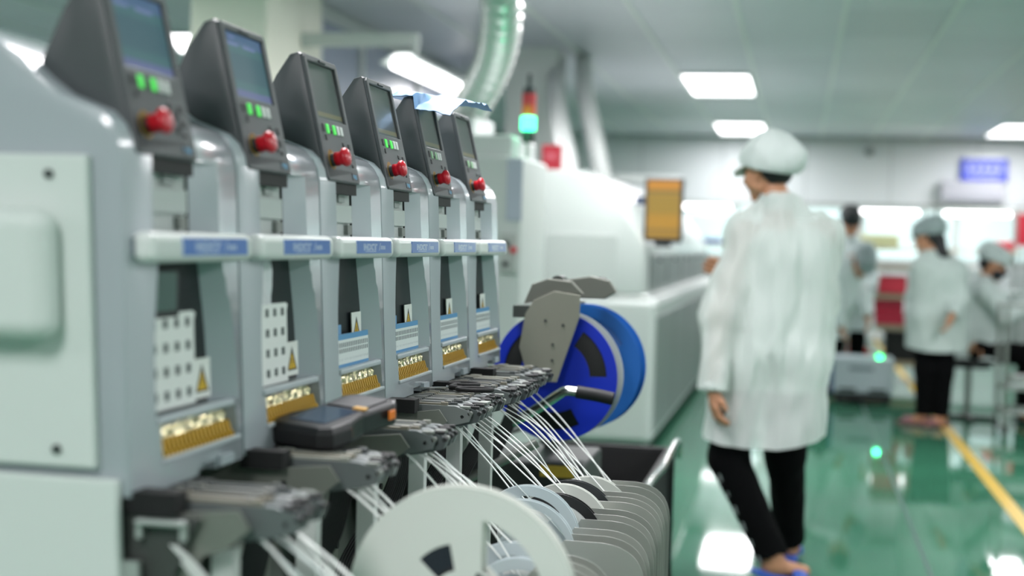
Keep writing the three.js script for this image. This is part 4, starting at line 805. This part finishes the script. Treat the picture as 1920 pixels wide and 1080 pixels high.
{ // the worker walking away
  const t = person('worker in a long white coat and white cap walking away from the camera', [-0.06, 0, -5.6], 0, {
    head: [-0.078, 1.598, -0.01], face: [-0.82, -0.1, -0.56], headUp: [-0.05, 1, 0.02], neck: [-0.035, 1.475, 0.015], chest: [-0.005, 1.265, 0.0], pelvis: [-0.045, 0.88, 0.02],
    shL: [-0.155, 1.345, 0.03], elL: [-0.24, 1.03, 0.13], wrL: [-0.25, 0.745, 0.2], hdL: [0.12, -1, 0.02], palmL: [0.8, 0, -0.3],
    shR: [0.14, 1.355, -0.03], elR: [0.15, 1.08, -0.2], wrR: [-0.2, 1.17, -0.4], hdR: [-1, 0.45, -0.25], palmR: [0, -0.3, 1],
    hipL: [-0.15, 0.84, 0.03], knL: [-0.19, 0.46, 0.05], anL: [-0.005, 0.105, 0.16], toeL: [0.12, 0.04, 0.1], hipR: [0.03, 0.84, 0.0], knR: [0.03, 0.47, -0.06], anR: [0.058, 0.1, -0.22], toeR: [0.06, 0.05, -0.36],
  }, { coat: coatMat, cap: capMat, shirt: () => 0.735, girth: 1.03, cell: 0.011, fine: 0.0045, hand: 0.0035, shoe: mat('#2f55b0', 0.45), fold: 0.022, ankle: 0.062,
    coatLow: [[[-0.155, 0.42, 0.03], 0.155], [[0.02, 0.45, 0.03], 0.15]], hem: (x) => 0.515 + 0.09 * Math.max(0, x) + 0.1 * Math.pow((x + 0.07) / 0.25, 2) * 0.3,
    capShape: [[[0, 0.05, 0.05], [0, 0.068, -0.03], 0.07, 0.09], [[0, 0.065, -0.03], [0, 0.042, -0.12], 0.09, 0.062], [[0.025, 0.04, -0.04], [-0.025, 0.04, -0.04], 0.085, 0.085]], capLow: 0.012, capTilt: 0.3, lift: [0.25, 0.0] });
  // pale lettering down the outer seam of the trousers
  const print = mat('#8d9294', 0.5), marks = [];
  for (let k = 0; k < 7; k++) { const q = k / 6, y = 0.47 - 0.33 * q, s = [0.012, 0.03, 0.02, 0.034, 0.036, 0.03, 0.03][k]; const p = vlerp([-0.19, 0.46, 0.05], [-0.005, 0.105, 0.16], q); const r = 0.081 - 0.016 * q; marks.push(ro(B(0.0015, s, s * 0.4), 0, 0.75, 0.33).translate(p[0] - r * 0.72, p[1] - 0.012, p[2] + r * 0.66)); }
  const tr = t.children.find((q) => q.name === 'trousers'); for (const m of marks) obj('print', m, print, tr);
}
person('tall worker with a dark cap facing the camera at the back', [0.45, 0, -13.3], 0.15, {
  head: [0, 1.53, 0.02], face: [-0.1, -0.25, 1], neck: [0, 1.4, 0], chest: [0, 1.2, 0], pelvis: [0, 0.86, 0], shL: [-0.16, 1.3, 0], elL: [-0.2, 1.03, 0.02], wrL: [-0.13, 0.9, 0.22], palmL: [1, 0, 0], shR: [0.16, 1.3, 0], elR: [0.21, 1.04, 0.02], wrR: [0.12, 0.95, 0.22], palmR: [-1, 0, 0],
  hipL: [-0.09, 0.82, 0], knL: [-0.1, 0.45, 0.02], anL: [-0.1, 0.09, 0], toeL: [-0.11, 0.03, 0.14], hipR: [0.09, 0.82, 0], knR: [0.1, 0.45, 0.02], anR: [0.1, 0.09, 0], toeR: [0.11, 0.03, 0.14],
}, { coat: mat('#c6d2d2', 0.8), cap: mat('#1f2626', 0.8), hem: () => 0.55, shoe: M.dark });
person('worker in a pale coat bending down over the low white box', [0.34, 0, -12.72], 0, {
  head: [0.2, 1.17, 0.12], face: [0.25, -0.75, 0.75], headUp: [0.5, 0.75, 0.6], neck: [0.12, 1.2, 0.06], chest: [0.02, 1.08, 0.02], pelvis: [-0.12, 0.82, -0.08], shL: [-0.1, 1.14, 0.1], elL: [-0.03, 0.88, 0.2], wrL: [0.03, 0.63, 0.24], palmL: [1, 0, 0], shR: [0.12, 1.12, -0.08], elR: [0.22, 0.9, 0.02], wrR: [0.26, 0.72, 0.14], palmR: [-1, 0, 0],
  hipL: [-0.18, 0.78, -0.04], knL: [-0.14, 0.44, 0.06], anL: [-0.2, 0.09, -0.02], toeL: [-0.16, 0.03, 0.12], hipR: [-0.04, 0.78, -0.12], knR: [0.0, 0.44, -0.05], anR: [-0.05, 0.09, -0.12], toeR: [0, 0.03, 0.01],
}, { coat: mat('#c9d4d3', 0.8), hem: () => 0.5, shoe: M.dark, coatLow: [[[-0.2, 0.5, -0.02], 0.15], [[-0.05, 0.5, -0.08], 0.15]] });
person('worker with long black hair and grey cap standing by the yellow line', [1.02, 0, -10.75], 0, {
  head: [-0.085, 1.39, -0.02], face: [-0.85, -0.12, -0.35], neck: [-0.06, 1.275, 0], chest: [-0.01, 1.1, 0], pelvis: [0, 0.8, 0], shL: [-0.12, 1.19, 0.04], elL: [-0.16, 0.96, -0.1], wrL: [-0.06, 0.84, -0.22], palmL: [1, 0, 0], shR: [0.12, 1.18, -0.02], elR: [0.15, 0.95, 0.06], wrR: [0.08, 0.845, 0.24], hdR: [-0.3, -1, 0.1], palmR: [-1, 0, 0],
  hipL: [-0.08, 0.76, 0], knL: [-0.075, 0.42, 0.02], anL: [-0.08, 0.09, 0], toeL: [-0.19, 0.03, -0.02], hipR: [0.06, 0.76, 0], knR: [0.055, 0.42, 0.03], anR: [0.05, 0.09, 0.02], toeR: [-0.05, 0.03, 0.09],
}, { coat: mat('#b4c1bd', 0.8), hem: (x) => 0.56 + 0.5 * x * x, longHair: true, shoe: mat('#7c5457', 0.6), girth: 0.98, coatLow: [[[-0.07, 0.5, 0], 0.155], [[0.08, 0.5, 0], 0.155]] });
person('seated worker in a pale coat and cap with a dark face mask', [1.5, 0, -11.3], 0, {
  head: [-0.03, 1.205, 0.02], face: [0.95, -0.3, 0.25], neck: [-0.085, 1.09, 0.0], chest: [-0.12, 0.92, 0], pelvis: [-0.16, 0.58, 0], shL: [-0.1, 1.0, -0.15], elL: [0.06, 0.84, -0.18], wrL: [0.25, 0.92, -0.12], palmL: [0, -1, 0], shR: [-0.1, 1.0, 0.15], elR: [0.05, 0.82, 0.19], wrR: [0.25, 0.9, 0.12], palmR: [0, -1, 0],
  hipL: [-0.12, 0.55, -0.1], knL: [0.27, 0.52, -0.12], anL: [0.25, 0.1, -0.12], toeL: [0.38, 0.03, -0.12], hipR: [-0.12, 0.55, 0.1], knR: [0.27, 0.52, 0.12], anR: [0.25, 0.1, 0.12], toeR: [0.38, 0.03, 0.12],
}, { coat: mat('#c2cdcb', 0.8), cap: mat('#b4c0bf', 0.8), mask: mat('#1b2027', 0.7), hem: () => 0.48, shoe: M.dark, coatLow: [[[-0.22, 0.44, -0.02], 0.16], [[-0.05, 0.44, 0.02], 0.17]] });
// ---------------------------------------------------------------- the far end of the hall
{ // low white box with a green lamp
  const t = thing('equipment_box', 'low white wheeled box with a glowing green lamp', 'box', [0.56, 0, -12.2]);
  obj('body', RB(0.5, 0.3, 0.42, 0.02, 0, 0.24, 0), mat('#b9c6cb', 0.45), t); obj('side_strip', B(0.02, 0.3, 0.4, -0.256, 0.24, 0), mat('#27528a', 0.5), t);
  obj('handle_slot', B(0.2, 0.03, 0.006, -0.02, 0.3, 0.2115), mat('#6f7d86', 0.5), t);
  for (const x of [-0.13, 0.12]) obj('vent', B(0.14, 0.025, 0.006, x, 0.12, 0.2115), M.dark, t);
  obj('skirt', B(0.46, 0.07, 0.38, 0, 0.06, 0), M.dark, t);
  for (const [x, z] of [[-0.2, 0.16], [0.2, 0.16], [-0.2, -0.16], [0.2, -0.16]]) obj('wheel', CY(0.03, 0.03, x, 0.031, z, 'x'), M.rubber, t);
  obj('green_lamp', new THREE.SphereGeometry(0.035, 20, 14).translate(0.13, 0.395, 0.1), new THREE.MeshStandardMaterial({ color: '#1fbf6a', emissive: new THREE.Color().setRGB(0.05, 0.8, 0.3), emissiveIntensity: 1.6 }), t);
  const l = new THREE.PointLight(new THREE.Color().setRGB(0.06, 1, 0.4), 0.06); l.position.set(0.13, 0.395, 0.15); l.castShadow = true; t.add(l);
}
{ // shelf with red bins
  const t = thing('storage_shelf', 'wooden shelf rack with red bins behind the standing workers', 'shelf', [0.95, 0, -14.2]);
  const W = 0.95;
  for (const y of [0.2, 0.55, 0.85, 1.13]) obj('shelf_board', B(W, 0.05, 0.45, 0, y, 0), mat('#9a8d76', 0.6), t);
  for (const [x, z] of [[-W / 2, 0.21], [W / 2, 0.21], [-W / 2, -0.21], [W / 2, -0.21]]) obj('post', B(0.03, 1.3, 0.03, x, 0.65, z), M.steelDull, t);
  const bin = (x, y, w, h, label, colour = '#b3223a') => { const b = thing('parts_bin', label, 'bin', [x, y, -14.14], 0, 'bins on the wooden shelf'); const mt = mat(colour, 0.45); obj('tub', [B(w, 0.008, 0.3, 0, 0.005, 0), B(w, h, 0.008, 0, h / 2, 0.146), B(w, h, 0.008, 0, h / 2, -0.146), B(0.008, h, 0.284, w / 2 - 0.004, h / 2, 0), B(0.008, h, 0.284, -w / 2 + 0.004, h / 2, 0)], mt, b); obj('rim', [B(w + 0.012, 0.012, 0.012, 0, h, 0.152), B(w + 0.012, 0.012, 0.012, 0, h, -0.152)], mt, b); };
  bin(0.63, 0.878, 0.22, 0.1, 'dark red bin at the left of the upper shelf', '#8f2136'); bin(0.9, 0.878, 0.26, 0.17, 'tall bright red bin in the middle of the upper shelf', '#c92a40'); bin(1.22, 0.878, 0.26, 0.15, 'red bin at the right of the upper shelf behind the standing woman');
  bin(0.84, 0.578, 0.36, 0.09, 'long red bin on the lower shelf', '#c02040'); bin(1.22, 0.578, 0.3, 0.15, 'red bin at the right end of the lower shelf'); bin(0.6, 0.228, 0.2, 0.1, 'small red bin on the bottom shelf', '#c23a3a');
  for (let k = 0; k < 3; k++) { const b = thing('parts_bin', ['lowest', 'middle', 'topmost'][k] + ' red bin stacked inside the long lower red bin', 'bin', [0.84, 0.675 + k * 0.05, -14.14], 0, 'bins on the wooden shelf'); obj('tub', RB(0.34, 0.045, 0.28, 0.008, 0, 0.0225, 0), mat('#b81e3c', 0.45), b); }
  const w = thing('carton', 'white carton on the upper shelf beside the dark red bin', 'carton', [0.62, 1.157, -14.15]); obj('box', RB(0.22, 0.12, 0.25, 0.006, 0, 0.061, 0), mat('#c9cdd2', 0.6), w); obj('tape', B(0.04, 0.001, 0.25, 0, 0.1216, 0), mat('#b8a98a', 0.5), w);
  const d = thing('dark_crate', 'black crate under the lowest board of the wooden shelf', 'crate', [1.1, 0.227, -14.15]); obj('tub', RB(0.5, 0.26, 0.3, 0.01, 0, 0.13, 0), M.black, d); obj('rim', RB(0.53, 0.025, 0.33, 0.006, 0, 0.265, 0), M.rubber, d);
}
{ // wire trolley at the right
  const t = thing('wire_trolley', 'grey tubular trolley with wire shelves in front of the seated worker', 'trolley', [1.72, 0, -10.55]);
  for (const [x, z] of [[-0.26, 0.2], [0.26, 0.2], [-0.26, -0.2], [0.26, -0.2]]) { const p = obj('post', CY(0.014, 0.86, x, 0.51, z), M.steelDull, t); obj('caster', CY(0.04, 0.025, x, 0.042, z, 'x'), M.rubber, p); }
  for (const y of [0.93, 0.34, 0.17]) { for (const z of [0.2, -0.2]) obj('rail', CY(0.01, 0.52, 0, y, z, 'x'), M.steel, t); for (const x of [-0.26, 0.26]) obj('rail', CY(0.01, 0.4, x, y, 0, 'z'), M.steel, t); }
  for (const y of [0.335, 0.165]) { const ws = []; for (let k = 0; k < 16; k++) ws.push(CY(0.0035, 0.52, 0, y, -0.18 + k * 0.024, 'x', 0.0035, 6)); const o = obj('wire_shelf', ws, M.chrome, t); o.userData.kind = 'stuff'; }
  const b = thing('black_box', 'black box on the lower wire shelf at the right edge', 'box', [1.85, 0.346, -10.55]); obj('case', RB(0.2, 0.14, 0.22, 0.008, 0, 0.071, 0), M.black, b); obj('lid', RB(0.21, 0.02, 0.23, 0.005, 0, 0.15, 0), M.rubber, b);
  const s = thing('metal_tray', 'shiny metal tray on the lower wire shelf beside the black box', 'tray', [1.6, 0.346, -10.55]); obj('pan', RB(0.2, 0.03, 0.24, 0.006, 0, 0.016, 0), M.chrome, s); obj('load', RB(0.17, 0.05, 0.2, 0.006, 0, 0.055, 0), M.steel, s);
}
{ // work benches with lamps before the back windows
  const bench = (label, x, w, z) => {
    const t = thing('work_bench', label, 'bench', [x, 0, z]);
    obj('table_top', RB(w, 0.05, 0.7, 0.008, 0, 0.78, 0), mat('#a8b3b0', 0.4), t);
    for (const [sx, sz] of [[-1, 1], [1, 1], [-1, -1], [1, -1]]) obj('leg', B(0.05, 0.76, 0.05, sx * (w / 2 - 0.05), 0.38, sz * 0.3), M.steelDull, t);
    for (const s of [-1, 1]) obj('upright', B(0.04, 1.06, 0.04, s * (w / 2 - 0.04), 1.33, -0.3), M.steelDull, t);
    obj('upper_shelf', RB(w, 0.03, 0.32, 0.006, 0, 1.32, -0.18), mat('#b9a98a', 0.6), t);
    obj('lamp_housing', RB(w - 0.15, 0.05, 0.16, 0.01, 0, 1.87, -0.2), M.white, t);
    obj('lamp_tube', CY(0.028, w - 0.25, 0, 1.82, -0.2, 'x'), tubeGlow, t);
    areaLight(t, w - 0.25, 0.06, 14, 0, 1.785, -0.2);
    return t;
  };
  bench('work bench under a bright tube lamp behind the standing workers', 1.1, 1.15, -19.2);
  bench('work bench with a tube lamp behind the seated worker', 2.3, 1.1, -19.2);
  bench('work bench with a tube lamp beside the walking worker', -1.35, 1.1, -18.6);
  const item = (name, label, cat, p, g, m, g2, m2) => { const t = thing(name, label, cat, p); obj('body', g, m, t); if (g2) obj('top', g2, m2 ?? m, t); };
  item('yellow_carton', 'yellowish lit carton on the bench shelf behind the standing workers', 'carton', [1.05, 1.336, -19.35], RB(0.5, 0.17, 0.25, 0.01, 0, 0.086, 0), mat('#dcd9a8', 0.6), B(0.5, 0.01, 0.02, 0, 0.176, 0), M.white);
  item('blue_folder', 'blue folder on the bench between the monitor and the worker', 'folder', [-1.28, 1.336, -18.75], RB(0.5, 0.05, 0.25, 0.01, 0, 0.026, 0), mat('#3b62c0', 0.5), B(0.46, 0.01, 0.2, 0, 0.056, 0), M.white);
  item('grey_printer', 'dark grey device on the bench between the monitor and the worker', 'device', [-1.3, 0.806, -18.5], RB(0.6, 0.26, 0.35, 0.02, 0, 0.131, 0), mat('#5b6664', 0.5), RB(0.5, 0.03, 0.3, 0.01, 0, 0.276, 0), M.white);
  item('white_carton', 'white carton on the bench behind the seated worker', 'carton', [2.3, 0.806, -19.1], RB(0.5, 0.3, 0.35, 0.01, 0, 0.151, 0), mat('#cfd4d6', 0.6), B(0.5, 0.01, 0.04, 0, 0.306, 0), M.cream);
  item('red_tray', 'small red tray at the right edge beyond the seated worker', 'tray', [2.62, 1.336, -19.4], RB(0.3, 0.09, 0.25, 0.01, 0, 0.046, 0), mat('#b8283e', 0.5), RB(0.26, 0.04, 0.2, 0.01, 0, 0.11, 0), mat('#c44a55', 0.5));
}
{ // near bench in front of the seated worker
  const t = thing('assembly_table', 'pale assembly table the seated worker leans over', 'table', [2.2, 0, -11.3]);
  obj('table_top', RB(0.9, 0.04, 0.75, 0.008, 0, 0.84, 0), mat('#c3c8c2', 0.45), t); for (const [x, z] of [[-0.4, 0.33], [0.4, 0.33], [-0.4, -0.33], [0.4, -0.33]]) obj('leg', B(0.04, 0.82, 0.04, x, 0.41, z), M.steelDull, t);
  const y = thing('yellow_tray', 'bright yellow tray on the assembly table at the right edge', 'tray', [1.98, 0.861, -11.15]); obj('base', RB(0.22, 0.02, 0.3, 0.006, 0, 0.011, 0), mat('#d8d24a', 0.5), y); obj('rim', RB(0.24, 0.06, 0.02, 0.006, 0, 0.04, 0.15), mat('#d8d24a', 0.5), y);
  const s = thing('stool', 'stool under the seated worker', 'stool', [1.32, 0, -11.3]); obj('seat', CY(0.17, 0.05, 0, 0.435, 0), M.dark, s); obj('post', CY(0.025, 0.4, 0, 0.21, 0), M.steel, s); obj('foot', [B(0.42, 0.03, 0.05, 0, 0.016, 0), B(0.05, 0.03, 0.42, 0, 0.0161, 0)], M.dark, s);
}
{ // signs on the back wall
  const tx = canvasTexture(256, 128, (c, w, h) => { c.fillStyle = '#3f4fc4'; c.fillRect(0, 0, w, h); c.fillStyle = '#c9d2f2'; c.font = 'bold 46px sans-serif'; for (let k = 0; k < 5; k++) { const x = 24 + k * 44; c.fillRect(x, 34, 34, 7); c.fillRect(x + 13, 28, 7, 46); c.fillRect(x, 54, 34, 6); c.fillRect(x + 2, 68, 28, 6); } c.fillRect(40, 96, 176, 9); });
  const t = thing('hanging_sign', 'blue sign with white lettering high on the back wall', 'sign', [2.49, 2.31, BZ + 0.07]);
  obj('board', RB(0.63, 0.31, 0.03, 0.006, 0, 0.155, 0), mat('#3f4fc4', 0.5), t); obj('face', B(0.61, 0.29, 0.002, 0, 0.155, 0.016), new THREE.MeshStandardMaterial({ map: tx, roughness: 0.5 }), t);
  obj('bracket', B(0.5, 0.03, 0.05, 0, 0.33, -0.03), M.zinc, t);
  const g = thing('air_unit', 'grey wall unit below the blue sign', 'unit', [2.33, 2.0, BZ + 0.12]); obj('case', RB(0.85, 0.3, 0.2, 0.02, 0, 0.15, 0), mat('#a3a6ae', 0.5), g); obj('grille', B(0.75, 0.05, 0.01, 0, 0.06, 0.102), mat('#8b8f98', 0.5), g);
  const r = thing('red_sign', 'red framed notice board at the right edge', 'sign', [2.98, 1.42, -19.85]); obj('board', RB(0.3, 0.42, 0.03, 0.006, 0, 0.21, 0), mat('#a3152c', 0.5), r); obj('frame', [B(0.31, 0.02, 0.04, 0, 0.42, 0), B(0.31, 0.02, 0.04, 0, 0.0, 0)], M.red, r); obj('post', B(0.03, 1.6, 0.02, 0.0, -0.62, -0.026), M.steelDull, r);
  const c = thing('smoke_sensor', 'small dark sensor high on the back wall', 'sensor', [0.92, 2.7, BZ + 0.05]); obj('body', new THREE.SphereGeometry(0.06, 16, 12), mat('#737b7c', 0.5), c); obj('mount', CY(0.05, 0.04, 0, 0, -0.03, 'z'), M.zinc, c);
}
renderer.render(scene, camera);
